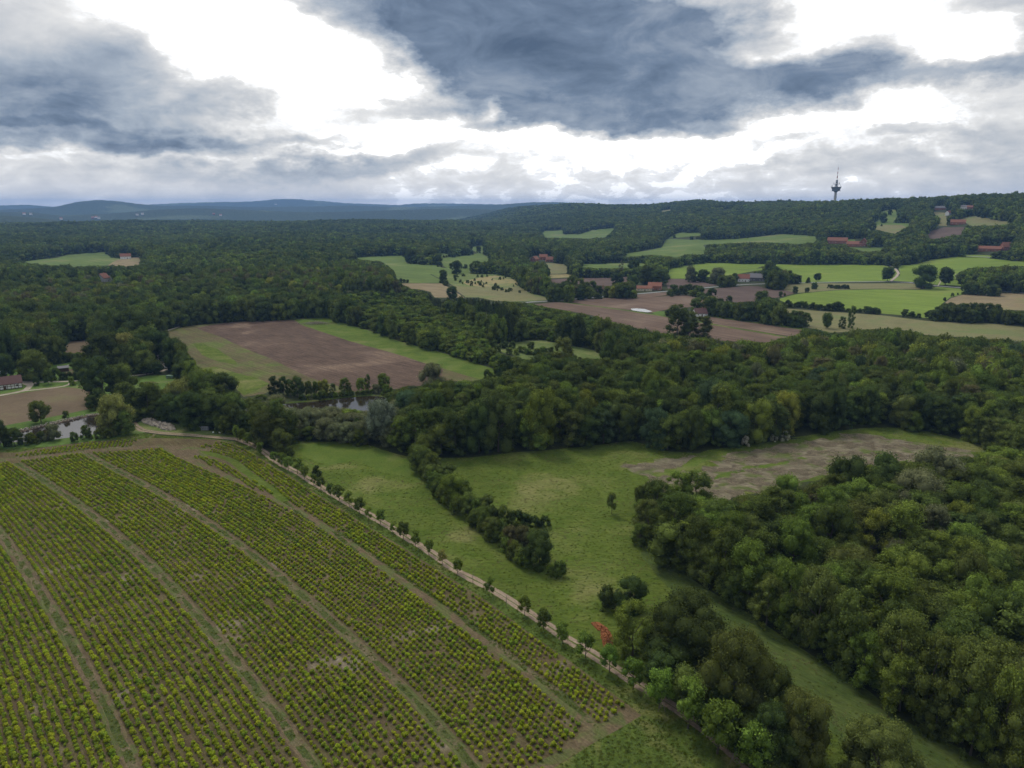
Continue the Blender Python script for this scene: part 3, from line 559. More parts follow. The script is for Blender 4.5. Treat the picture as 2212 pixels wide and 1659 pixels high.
CR={'oak':[crown('oak_crown',10+i,13000,.020,.06,60,'oak',1.05,(.10,.165)) for i in range(4)],
 'round':[crown('round_crown',20+i,4600,.032,.02,30,'round',1.3,(.13,.22)) for i in range(7)],
 'ash':[crown('airy_crown',30+i,5000,.030,.0,44,'round',1.4,(.09,.16),core=.7) for i in range(4)],
 'road':[crown('young_crown',40+i,1800,.052,.30,20,'round',1.4,(.14,.22),core=.7) for i in range(4)],
 'lone':[crown('lone_crown',45+i,3200,.040,.18,30,'round',1.1,(.13,.21),core=.75) for i in range(3)],
 'tall':[crown('tall_crown',50+i,4200,.036,.02,44,'tall',2.0,(.11,.19),core=.7) for i in range(3)],
 'cone':[crown('conifer_crown',60+i,2600,.040,.03,44,'cone',2.2,(.07,.12),core=.7) for i in range(3)],
 'willow':[crown('willow_crown',70+i,6500,.026,.0,42,'round',1.0,(.10,.17),droop=.5) for i in range(3)],
 'shrub':[crown('shrub_crown',80+i,1500,.055,.0,20,'shrub',.9,(.13,.20)) for i in range(4)],
 'bush':[crown('bush_crown',90+i,230,.16,.0,9,'dome',.75,(.20,.27),core=.93) for i in range(5)],
 'mid':[crown('middle_crown',100+i,1300,.058,.0,22,'round',1.2,(.15,.24)) for i in range(6)],
 'far':[crown('far_crown',110+i,260,.11,.0,13,'round',1.25,(.16,.23),core=.9) for i in range(6)],
 'bare':[crown('thin_crown',120+i,260,.03,.25,20,'tall',3.,(.06,.12),core=0) for i in range(2)]}
TR={'wood':[trunk('wood_trunk',i,.022,.7,5) for i in range(3)],'young':[trunk('young_trunk',i+9,.022,.75,5) for i in range(3)],'oak':[trunk('oak_trunk',i+5,.034,.7,8,1.05) for i in range(2)]}
hcount=[0]
def place(kind,base,wd,ht,shape,tone,label,cat,group=None,rz=None):
    """one tree or shrub at a world point: Empty > trunk, crown (a shrub is one mesh)"""
    hcount[0]+=1; k=hcount[0]; me=CR[shape][k%len(CR[shape])]; rz=random.uniform(0,6.28) if rz is None else rz
    mat=M['leaf_'+tone]
    def setm(o): o.material_slots[0].link='OBJECT'; o.material_slots[0].material=mat
    if shape in ('shrub','bush'):
        o=link(kind,me,None,base,(0,0,rz),(wd,wd,ht)); setm(o); tag(o,label,cat,group); return o
    e=D.objects.new(kind,None); C.objects.link(e); e.location=base; e.rotation_euler=(0,0,rz); e.scale=(wd,wd,ht); e.empty_display_size=.1; tag(e,label,cat,group)
    tk=TR['oak' if shape=='oak' else 'young' if shape in ('road','lone','bare') else 'wood']
    link('trunk',tk[k%len(tk)],e); c=link('crown',me,e); setm(c); return e
def pxtree(kind,tg,cx,cy,wz,by,shape,tone,label,cat='tree',group=None,hz=None):
    """cx,cy crown centre, wz crown width, by base y, all in zoom pixels; top = cy - (by-cy) by default or hz tall"""
    k=K(tg); b=unproj(T(tg,[(cx,by)]))[0]; dist=math.dist(b,(0,0,CAMH)); dep=math.asin((CAMH-b[2])/dist)
    uv=T(tg,[(cx,by)])[0]; rr_=math.hypot(uv[0]-CU,uv[1]-CV); zc=dist*FP/math.sqrt(FP*FP+rr_*rr_); ppm=FP/zc
    wd=wz*k/ppm
    hpx=(hz if hz else (by-cy)+wz*.55)*k; vt=uv[1]-hpx
    if shape in ('oak','round','ash','willow','shrub','tall','cone','mid'):
        h_=np.array([b[0],b[1]]); h_=h_/np.linalg.norm(h_)*wd*.36; b=np.array([b[0]+h_[0],b[1]+h_[1],0]); b[2]=H(b[0],b[1])
    zs=np.linspace(.2,45,180); pv=project(np.column_stack([np.full(180,b[0]),np.full(180,b[1]),b[2]+zs]))[:,1]; ht=float(np.interp(-vt,-pv,zs))*1.03
    ht=max(ht,wd*(.5 if shape in('shrub','bush') else .72))
    return place(kind,tuple(b+np.array([0,0,-.05])),wd,ht,shape,tone,label,cat,group)
# ------------------------------------------------------------------ individual trees
HERO=[]
def tr(kind,tg,rows,shape,tone,label,cat='tree',group=None):
    for r_ in rows:
        cx,cy,wz,by=r_[:4]; hz=r_[4] if len(r_)>4 else None
        o=pxtree(kind,tg,cx,cy,wz,by,r_[5] if len(r_)>5 else shape,r_[6] if len(r_)>6 else tone,label,cat,group,hz); HERO.append((o.location.x,o.location.y,o.scale.x)); 
def one(kind,tg,r_,shape,tone,label,cat='tree'): tr(kind,tg,[r_],shape,tone,label,cat)
def group_rows(kind,tg,rows,shape,tone,labels,cat,group):
    for r_,l in zip(rows,labels): tr(kind,tg,[r_],shape,tone,l,cat,group)
# young trees along the track, from the far end to the near end
ORD=['first','second','third','fourth','fifth','sixth','seventh','eighth','ninth','tenth','eleventh','twelfth','thirteenth','fourteenth','fifteenth','sixteenth','seventeenth','eighteenth','nineteenth','twentieth','twenty-first','twenty-second','twenty-third','twenty-fourth','twenty-fifth','twenty-sixth','twenty-seventh','twenty-eighth','twenty-ninth','thirtieth','thirty-first','thirty-second','thirty-third','thirty-fourth','thirty-fifth','thirty-sixth']
ROADT=[('A1',1765,985,50,1062,'mid'),('A1',1808,1015,62,1074,'mid'),('A1',1858,1050,74,1100,'mid'),('A1',1940,1112,58,1168,'fresh'),('B3',35,228,42,262,'mid'),('B3',80,238,50,284,'mid'),('B3',117,262,52,305,'mid'),('B3',170,283,70,326,'mid'),
 ('B3',210,315,50,356,'mid'),('B3',262,350,36,388,'mid'),('B3',303,375,46,412,'dark'),('B3',357,410,45,448,'dark'),('B3',408,433,66,478,'dark'),('B3',465,462,54,512,'mid'),('B3',523,502,60,552,'dark'),('B3',577,546,42,588,'mid'),('B3',645,565,54,612,'fresh'),
 ('B3',713,632,30,662,'fresh'),('B3',775,645,66,698,'dark'),('B3',843,690,56,744,'mid'),('B3',920,740,50,788,'mid'),('B3',998,795,50,840,'yellow'),('B3',1085,850,60,894,'mid'),('B3',1265,965,60,1018,'mid'),('B3',1468,1080,72,1138,'mid'),('B3',1575,1155,82,1218,'dark'),
 ('B3',1683,1235,82,1295,'mid'),('B3',1815,1305,108,1378,'fresh'),('B3',1952,1385,104,1460,'bright'),('A6',440,1025,92,1100,'bright'),('A6',560,1095,126,1185,'bright'),('A6',690,1165,146,1278,'bright'),('A6',822,1270,170,1392,'bright'),('A6',992,1375,165,1470,'bright')]
col={'bright':'bright green','mid':'mid green','fresh':'fresh green','dark':'dark green','yellow':'yellowish green'}
for i,(tg,a,b,c_,d_,tn) in enumerate(ROADT):
    tr('young_tree',tg,[(a,b,c_*1.05,d_)],'road',{'mid':'fresh','dark':'mid'}.get(tn,tn),f'{col[tn]} young tree, {ORD[i]} along the sandy track counted from its far end','tree','young trees lining the sandy track')
one('broadleaf_tree','B3',(85,140,112,215),'round','mid','rounded mid green tree above the row of young trees at the far track end')
one('broadleaf_tree','A1',(1940,1030,90,1095),'round','mid','leafy tree beside the far end of the track, left of the rounder one')
one('shrub','B3',(280,310,52,342),'shrub','dark','dark round shrub standing alone on the fresh meadow by the track','shrub')
one('shrub','B3',(125,205,60,232),'shrub','mid','low shrub at the foot of the rounded track side tree','shrub')
# big trees beside the near end of the track
one('broadleaf_tree','A6',(425,660,150,770,165),'round','dark','dark rounded tree at the far end of the big trees by the brick heap')
one('broadleaf_tree','A6',(325,695,95,752),'shrub','dark','low dark crown leaning out on the meadow side of the big trees')
one('broadleaf_tree','A6',(435,810,190,990,270),'ash','fresh','yellowish green tree directly right of the red brick heap')
one('oak_tree','A6',(665,810,360,1035,335),'oak','dark','large dark green oak beside the grass strip, behind the lighter olive oak')
one('oak_tree','A6',(600,960,230,1080,190),'round','dark','dark tree in the shade side of the large dark oak by the track')
one('oak_tree','A6',(880,1025,350,1310,440),'oak','olive','widest olive green oak right of the bright young trees')
one('oak_tree','A6',(1060,1090,180,1330,310),'oak','olive','olive oak side crown beside the grass strip')
one('oak_tree','A6',(1190,1270,240,1480,345),'oak','olive','rounded olive oak below the widest oak, beside the grass strip')
one('oak_tree','A6',(1050,1310,220,1500,300),'oak','dark','dark oak behind the last young trees at the lower edge')
one('oak_tree','A6',(1530,1400,340,1610,330),'oak','olive','greyish olive oak cut by the bottom edge of the picture')
for i,r_ in enumerate([(570,1050,170,1135,170),(700,1140,200,1235,200),(830,1225,200,1330,200),(950,1320,210,1440,200),(1090,1410,220,1540,210)]): tr('broadleaf_tree','A6',[r_],'round',('dark','mid')[i%2],f'{("dark","mid green","dark","mid green","dark")[i]} crown in the shade behind the bright young trees, {ORD[i]} from far end')
one('young_tree','A8',(915,1165,70,1260),'road','mid','small slender tree alone in the middle of the meadow')
one('broadleaf_tree','A8',(1105,1120,80,1215),'lone','mid','left one of two small trees before the straw patch')
one('broadleaf_tree','A8',(1150,1115,95,1215),'lone','mid','right one of two small trees before the straw patch')
# hedge between the two meadows
HG=[(895,185,130,270,'mid','round'),(850,210,90,290,'mid','round'),(880,245,130,330,'mid','round'),(950,275,110,370,'mid','ash'),(900,300,90,360,'olive','round'),(950,345,120,400,'mid','round'),(1040,340,110,400,'olive','round'),(1060,425,160,520,'fresh','round'),(1020,400,110,460,'mid','round'),(1110,440,120,500,'mid','round'),(1150,500,110,575,'mid','round'),
 (1130,520,90,575,'olive','round'),(1200,520,90,590,'mid','shrub'),(1250,520,110,590,'olive','round'),(1240,580,100,660,'mid','round'),(1290,560,80,630,'dark','shrub'),(1350,560,85,640,'mid','round'),(1280,640,110,720,'olive','round'),(1340,640,90,710,'mid','shrub'),(1420,590,90,640,'dark','shrub'),(1470,605,90,640,'dark','shrub'),(1520,615,80,645,'dark','shrub'),(1580,612,80,640,'dark','shrub'),
 (1385,690,100,770,'brown','round'),(1450,690,110,790,'brown','round'),(1420,650,90,700,'mid','shrub'),(1500,690,90,730,'mid','shrub'),(1400,750,80,800,'brown','shrub'),(1550,770,175,885,'dark','round'),(1665,885,95,925,'mid','shrub'),(1620,890,60,915,'mid','shrub')]
HL=['tallest tree at the wood end of the meadow hedge','tree on the left side of the hedge where it leaves the wood','dense second clump of the hedge between the meadows','loose tree on the right side of the upper hedge','olive bush on the track side of the upper hedge','third clump of the hedge between the meadows','dark olive bush on the far side of the upper hedge','widest fresh green tree of the hedge','mid green bush left of the widest hedge tree','mid green bush right of the widest hedge tree','rounded bush directly after the widest hedge tree',
 'olive bush on the track side in the middle of the hedge','low bush on the far side in the middle of the hedge','olive bush on the far side in the middle of the hedge','mid green tree in the middle of the hedge','dark low bush in the middle of the hedge','fresh topped bush where the side hedge branches off','olive bush on the track side below the hedge middle','mid green low bush beside the branching point','first dark bush of the short side hedge','second dark bush of the short side hedge','third dark bush of the short side hedge','last low bush at the tip of the short side hedge',
 'brownish bush before the dark round hedge tree','larger brownish bush touching the dark round hedge tree','green bush behind the brownish hedge bushes','pale green bush behind the dark round hedge tree','low brownish bush on the track side of the hedge','dark round tree near the lower end of the hedge','low round bush at the lower tip of the hedge','small bush between the dark round tree and the hedge tip']
for h_,l in zip(HG,HL): tr('hedge_shrub' if h_[5]=='shrub' else 'hedge_tree','B3',[h_[:4]],h_[5],h_[4],l,'bush' if h_[5]=='shrub' else 'tree','trees and bushes of the hedge between the meadows')
for j,(p_,q_) in enumerate((((880,215),(960,400)),((960,400),(1110,520)),((1110,520),(1330,700)),((1330,700),(1490,840)))):
    for i in range(8):
        t=(i+random.random()*.6)/8; tr('hedge_infill_bush','B3',[(p_[0]+(q_[0]-p_[0])*t+random.uniform(-18,18),p_[1]+(q_[1]-p_[1])*t,random.uniform(70,105),p_[1]+(q_[1]-p_[1])*t+48)],'round' if i%2 else 'shrub',('mid','olive','fresh','mid')[i%4],'lower bush filling the '+('upper','second','third','lower')[j]+' quarter of the hedge between the meadows','bush','lower bushes in the '+('upper','second','third','lower')[j]+' quarter of the meadow hedge')
# around the ponds and the farmyard
one('broadleaf_tree','A1',(307,850,135,925),'lone','mid','round headed tree alone on the field bank above the left pond')
one('weeping_willow','A1',(875,870,235,1035),'willow','yellow','yellowish weeping willow at the right end of the left pond')
one('broadleaf_tree','A1',(930,930,150,1030),'round','mid','darker lower tree against the yellow willow')
one('shrub','A1',(648,1005,95,1055),'shrub','mid','pointed green bush on the near bank of the left pond','bush')
one('shrub','A1',(555,1035,62,1075),'shrub','mid','smaller pointed bush on the near bank of the left pond','bush')
one('willow_shrub','A1',(392,1015,120,1070),'shrub','grey','grey green willow bush before the left pond','bush')
one('shrub','A1',(315,1035,70,1070),'shrub','mid','low bush left of the grey willow bush','bush')
one('shrub','A1',(240,1068,110,1098),'shrub','mid','spreading low bush before the left pond','bush')
one('shrub','A1',(110,1045,125,1110),'round','dark','dark bush near the left end of the pond','bush')
one('broadleaf_tree','A1',(10,980,110,1120),'round','dark','dark tree cut by the picture edge before the pond')
one('shrub','A1',(740,1030,90,1058),'shrub','mid','low bush between the pond and the shrub field','bush')
one('shrub','A1',(810,1020,90,1050),'shrub','mid','low bush under the yellow willow on the pond side','bush')
one('shrub','A1',(490,870,50,895),'shrub','mid','small bush on the far bank of the left pond','bush')
FT=[('A1',775,600,250,770,'round','dark','large dark tree in front of the courtyard track'),('A1',925,610,190,750,'round','mid','broad tree right of the large dark courtyard tree'),('A1',770,420,245,580,'ash','dark','tall dark tree behind the courtyard drive'),('A1',945,360,150,520,'round','yellow','yellow green topped tree in the courtyard'),
 ('A1',955,500,120,560,'ash','mid','mid green tree below the yellow topped one'),('A1',1090,480,140,570,'lone','mid','rounded tree beside the gravel drive bend'),('A1',1000,250,280,400,'round','dark','very broad dark tree behind the courtyard'),('A1',1190,340,160,470,'round','dark','dark tree above the drive bend'),('A1',1310,410,170,510,'round','dark','dark tree at the corner of the stubble field'),
 ('A1',1080,360,150,480,'round','dark','dark tree between the yellow topped tree and the drive'),('A1',1110,760,225,905,'ash','mid','tall tree left of the olive willow'),('A1',1370,770,260,900,'willow','yellow','pale yellow topped willow on the clearing'),('A1',1300,830,200,930,'round','dark','dark tree in front of the pale topped willow'),('A1',1430,850,180,950,'round','dark','dark tree right of the pale topped willow'),
 ('A1',1690,680,200,790,'round','dark','dark rounded tree left of the far pond'),('A1',1620,860,220,980,'round','dark','darkest broad tree at the left end of the far pond'),('A1',1520,740,130,800,'round','mid','olive tree beside the dark rounded tree'),('A1',1700,950,130,1025,'round','mid','mid green tree where the track turns'),('A1',1640,960,90,1010,'shrub','mid','bush left of the tree where the track turns'),
 ('A1',1390,510,120,600,'round','mid','first tree of the belt along the stubble field'),('A1',1340,560,110,620,'round','dark','dark tree of the belt above the cart'),('A1',1440,550,130,640,'round','fresh','fresh green tree of the belt along the stubble field'),('A1',1530,620,150,700,'round','fresh','bright green bush tree at the lower end of the belt'),('A1',1470,640,110,690,'round','mid','low tree on the clearing side of the belt'),('A1',1590,650,110,710,'round','mid','mid green tree at the lower end of the belt'),
 ('B7',110,640,270,880,'round','dark','dark tree between the two farm roofs'),('B7',540,680,440,890,'round','mid','broad flat tree in the farm garden'),('B7',420,430,330,600,'ash','mid','light topped tree behind the farm garden'),('B7',545,350,170,480,'round','copper','dark purple copper beech'),('B7',590,230,330,420,'round','lime','brightest lime green tree behind the farm'),
 ('B7',650,150,260,330,'round','fresh','fresh green tree beyond the bright lime tree'),('B7',720,470,220,660,'ash','olive','grey olive tree left of the dark conifer'),('B7',865,430,230,610,'tall','dark','dark pointed tree left of the brown paddock'),('B7',720,800,140,930,'lone','mid','small tree on the lawn before the gravel yard'),('B7',1190,680,230,800,'lone','mid','spreading tree behind the sand paddock'),
 ('B7',1250,790,150,880,'lone','mid','small tree beside the gravel junction'),('B7',1080,885,110,950,'shrub','fresh','light green bush at the path fork'),('B7',120,220,300,470,'round','dark','large dark tree at the left edge behind the farm'),('B7',840,790,170,880,'shrub','mid','bush beside the garden path'),('B7',545,880,95,960,'tall','dark','narrow dark clipped tree at the path'),
 ('A1',740,740,110,800,'shrub','mid','bush before the stone arch below the large dark tree'),('A1',930,740,180,800,'shrub','mid','wide bush right of the stone arch'),('A1',700,800,130,840,'shrub','dark','dark bush on the pond bank below the large tree'),('A1',1000,900,120,930,'shrub','mid','low bush behind the rubble heap'),('A1',1220,870,110,930,'round','dark','dark tree behind the rubble heap')]
for (tg,a,b,c_,d_,sh,tn,l) in FT: tr('broadleaf_tree' if sh not in('shrub','willow') else ('willow_tree' if sh=='willow' else 'shrub'),tg,[(a,b,c_,d_)],sh,tn,l,'bush' if sh=='shrub' else 'tree')
for i,x in enumerate((960,1060,1160,1260)): tr('clipped_hedge_bush','B7',[(x,560,170,610)],'shrub','mid',f'{ORD[i]} dark bush from the left in the line before the brown paddock','bush','line of bushes before the paddock')
for i,x in enumerate((330,430,640,960,1040,1120,1200)): tr('low_hedge_bush','B7',[(x,830,130,870)],'shrub','dark',f'{ORD[i]} low dark hedge bush from the left along the gravel yard','bush','low hedge along the gravel yard')
# row north of the far pond
RP=[(75,130,150,235,'dark','ash'),(150,110,110,225,'dark','ash'),(210,120,90,225,'mid','ash'),(275,130,140,240,'dark','round'),(378,135,75,220,'mid','lone'),(443,130,65,205,'fresh','lone'),(520,130,100,210,'lime','round'),(605,150,75,215,'dark','tall'),(710,120,110,195,'mid','tall'),(760,135,60,190,'mid','tall'),(870,110,90,175,'fresh','lone'),(930,60,60,165,'mid','tall'),(1080,90,125,170,'mid','round'),(1005,165,90,205,'grey','shrub'),(1110,190,130,235,'fresh','shrub'),(500,225,90,258,'mid','shrub')]
RL=['large dark tree at the left end','dark slim tree second from the left end','mid green tree third from the left end','broad dark tree fourth from the left end','small tree right of the broad dark one','little fresh green tree','brightest lime green tree','dark narrow tree','tall tree with a pointed top','slim tree leaning on the pointed one','low fresh green tree','thinnest tall tree','rounded tree near the right end','grey green bush','fresh green bush overhanging the water','low bush at the waterline']
for r_,l in zip(RP,RL): tr('pond_tree' if r_[5]!='shrub' else 'pond_bush','C2',[r_[:4]],r_[5],r_[4],l+' of the row behind the far pond','tree' if r_[5]!='shrub' else 'bush','row of trees behind the far pond')
for i in range(14): tr('bank_shrub','C2',[(330+i*50+random.uniform(-12,12),245-i*4,60,262-i*4.5)],'shrub',random.choice(['mid','fresh','dark']),'low green shrub on the grassy far bank of the pond','bush','low shrubs on the far pond bank')
# willows between the far pond and the meadow
WL=[(70,420,240,560),(60,360,200,470),(200,370,220,520),(330,420,230,600),(260,500,180,625),(420,380,210,520),(540,500,220,650),(500,400,200,520),(610,420,180,560),(640,540,200,670),(740,540,210,680),(790,400,230,540,None,'round','fresh'),(700,440,160,560),(860,560,150,690,None,'round','mid'),(400,560,160,640,None,'round','mid'),(640,380,110,450,None,'round','dark'),(120,480,160,560),(850,460,110,620,None,'round','dark')]
for i,r_ in enumerate(WL): r_=(r_[:4]+((r_[3]-max(335,r_[1]-r_[2]*.38))*.9,)+r_[5:]); tr('willow_tree','C2',[r_],'willow','grey' if len(r_)<6 else 'mid','grey green willow in the billowing belt before the far pond' if len(r_)<6 else 'greener tree among the grey willows before the far pond','tree','belt of willows before the far pond')
one('willow_tree','C2',(1060,450,300,690),'willow','silver','big silvery willow at the right end of the pond willows')
one('willow_tree','C2',(1140,620,200,710),'willow','grey','lower grey willow at the foot of the silvery one')
one('willow_tree','C2',(1530,70,240,230),'willow','grey','brownish grey willow standing above the middle wood')
one('willow_tree','A8',(620,340,120,410),'willow','silver','silvery willow in the wood beside the tall poplar')
# trees that stand out of the middle wood
W8=[('A8',430,560,215,840,'round','lime','tallest yellow green tree at the front of the middle wood'),('A8',390,720,200,845,'round','fresh','fresh green low tree under the tall yellow green one'),('A8',150,600,260,870,'round','dark','broad very dark tree at the front of the middle wood'),('A8',20,640,200,870,'round','dark','dark tree left of the broad very dark one'),
 ('A8',745,510,130,700,'round','lime','yellow green crown in the upper middle wood'),('A8',1045,450,100,600,'round','lime','rounded lime crown beside the dead crowns'),('A8',1190,410,85,560,'tall','lime','narrow lime crown beside the dead crowns'),('A8',1310,450,130,600,'round','fresh','broad fresh crown left of the bare trunk'),('A8',945,480,90,620,'round','lime','small olive lime crown in the wood'),
 ('A8',860,660,150,800,'ash','bluegreen','blue green drooping tree at the wood edge'),('A8',1210,680,210,830,'willow','bluegreen','large blue green drooping tree at the wood edge'),('A8',1400,700,110,810,'round','lime','small yellow green tree at the wood edge'),('A8',1580,490,200,740,'round','bluegreen','large bluish crown in the middle wood'),('A8',1710,700,220,820,'round','bluegreen','wide bluish tree near the flowering bushes'),
 ('A8',2075,550,170,740,'round','lime','bright yellow green tree right of the flowering bushes'),('A8',575,170,170,370,'tall','olive','very tall narrow poplar above the clearing'),('A8',460,260,150,370,'tall','mid','darker tree left of the very tall poplar'),('A8',250,290,60,340,'tall','olive','slim pale tree at the end of the grass strip'),('A8',80,325,65,380,'round','mid','left small tree at the end of the grass strip'),('A8',145,310,65,350,'round','mid','right small tree at the end of the grass strip'),
 ('A8',1245,220,180,330,'round','mid','rounded tree in the upper middle wood'),('A8',1430,240,150,330,'round','dark','dark rounded crown in the upper middle wood'),('A8',1810,430,140,560,'ash','dark','dark crown right of the bare trunks'),('A8',660,370,110,470,'ash','brown','brownish thin crown in the wood'),('A8',570,560,80,720,'ash','brown','brownish ivy covered crown in the wood'),('A8',1120,400,50,560,'tall','brown','thin brown crown beside the narrow lime one'),('A8',400,430,90,520,'ash','brown','brownish crown behind the yellow green tree'),
 ('A3',1410,930,230,1110,'tall','olive','left big poplar clump before the brown field'),('A3',1500,960,180,1110,'tall','olive','middle big poplar clump before the brown field'),('A3',1620,1000,190,1110,'tall','olive','right big poplar clump before the brown field'),('B6',1225,1100,160,1190,'round','fresh','round fresh bush tree at the wood edge behind the straw'),
 ('B6',680,120,70,270,'tall','mid','tallest slim tree of the group before the pale meadow'),('B6',460,190,90,270,'lone','mid','open crowned tree before the pale meadow'),('B6',600,210,70,275,'ash','mid','slim tree left of the tallest one before the pale meadow')]
for (tg,a,b,c_,d_,sh,tn,l) in W8: tr('poplar_tree' if sh=='tall' else 'broadleaf_tree',tg,[(a,b,c_,d_)],sh,tn,l)
for i,(a,b) in enumerate(((1955,705),(2010,738),(2085,738),(1820,770))): tr('elder_bush','A8',[(a,b,60,b+35)],'shrub','flower',['tallest white flowering bush at the wood edge','second white flowering bush at the wood edge','right hand white flowering bush at the wood edge','faint white flowering bush apart from the other three'][i],'bush','flowering bushes at the wood edge')
# trees in the near wood that stand out
NW=[(1560,150,180,290,'round','dark','dark crown beside the very dark broad one'),(1330,300,170,430,'round','fresh','fresh rounded crown in the middle of the near wood'),(1500,400,190,560,'ash','lime','yellow green feathery crown in the near wood'),(1700,230,200,380,'round','grey','pale flowering crown in the near wood'),(1900,340,150,460,'ash','lime','yellow tinted crown in the near wood'),(1930,550,200,720,'ash','fresh','bright feathery crown in the right part of the near wood'),(1800,130,200,260,'round','grey','pale willow crown at the far side of the near wood'),(1400,150,170,290,'round','dark','very dark broad crown at the far side of the near wood'),
 (1780,360,150,500,'ash','grey','greyish crown between the yellow ones'),(1130,210,130,300,'round','fresh','fresh crown at the far edge of the near wood'),(1240,280,110,380,'ash','brown','brownish crown in the near wood'),(2000,250,150,360,'round','dark','dark crown at the right far side of the near wood'),(1620,500,120,620,'ash','grey','pale feathery crown in the near wood'),(1560,740,260,960,'ash','fresh','tall fresh tree above the grass strip'),(1500,700,200,900,'ash','mid','tree beside the tall fresh one')]
for (a,b,c_,d_,sh,tn,l) in NW: tr('broadleaf_tree','A6',[(a,b,c_,d_)],sh,tn,l)
EDGE=[(470,405,95,455),(480,300,100,350),(545,250,150,340),(505,330,140,430),(560,380,150,480),(620,320,180,470),(640,200,140,300),(720,200,150,300),(620,450,140,530),(700,420,180,600),(760,540,150,650),(840,480,200,700),(900,640,150,740),(960,560,210,760),(1040,700,170,840),(1130,640,200,860),(1180,780,170,900),(1260,700,220,960),(1320,860,180,1000),(1400,800,220,1060),(1470,950,190,1120),(1620,900,240,1180),(1640,1080,200,1240),(1760,1000,240,1290),(1800,1180,190,1330),(1920,1060,240,1390),(1960,1240,200,1440),(2080,1150,240,1480),(2150,1330,220,1560)]
for i,r_ in enumerate(EDGE): tr('edge_tree','A6',[r_],'ash',('mid','fresh','mid','olive','mid','mid','fresh')[i%7],f'{("mid green","fresh green","mid green","olive green","mid green","mid green","fresh green")[i%7]} tree, {ORD[i]} along the grass strip from its far end','tree','edge trees of the near wood along the grass strip')
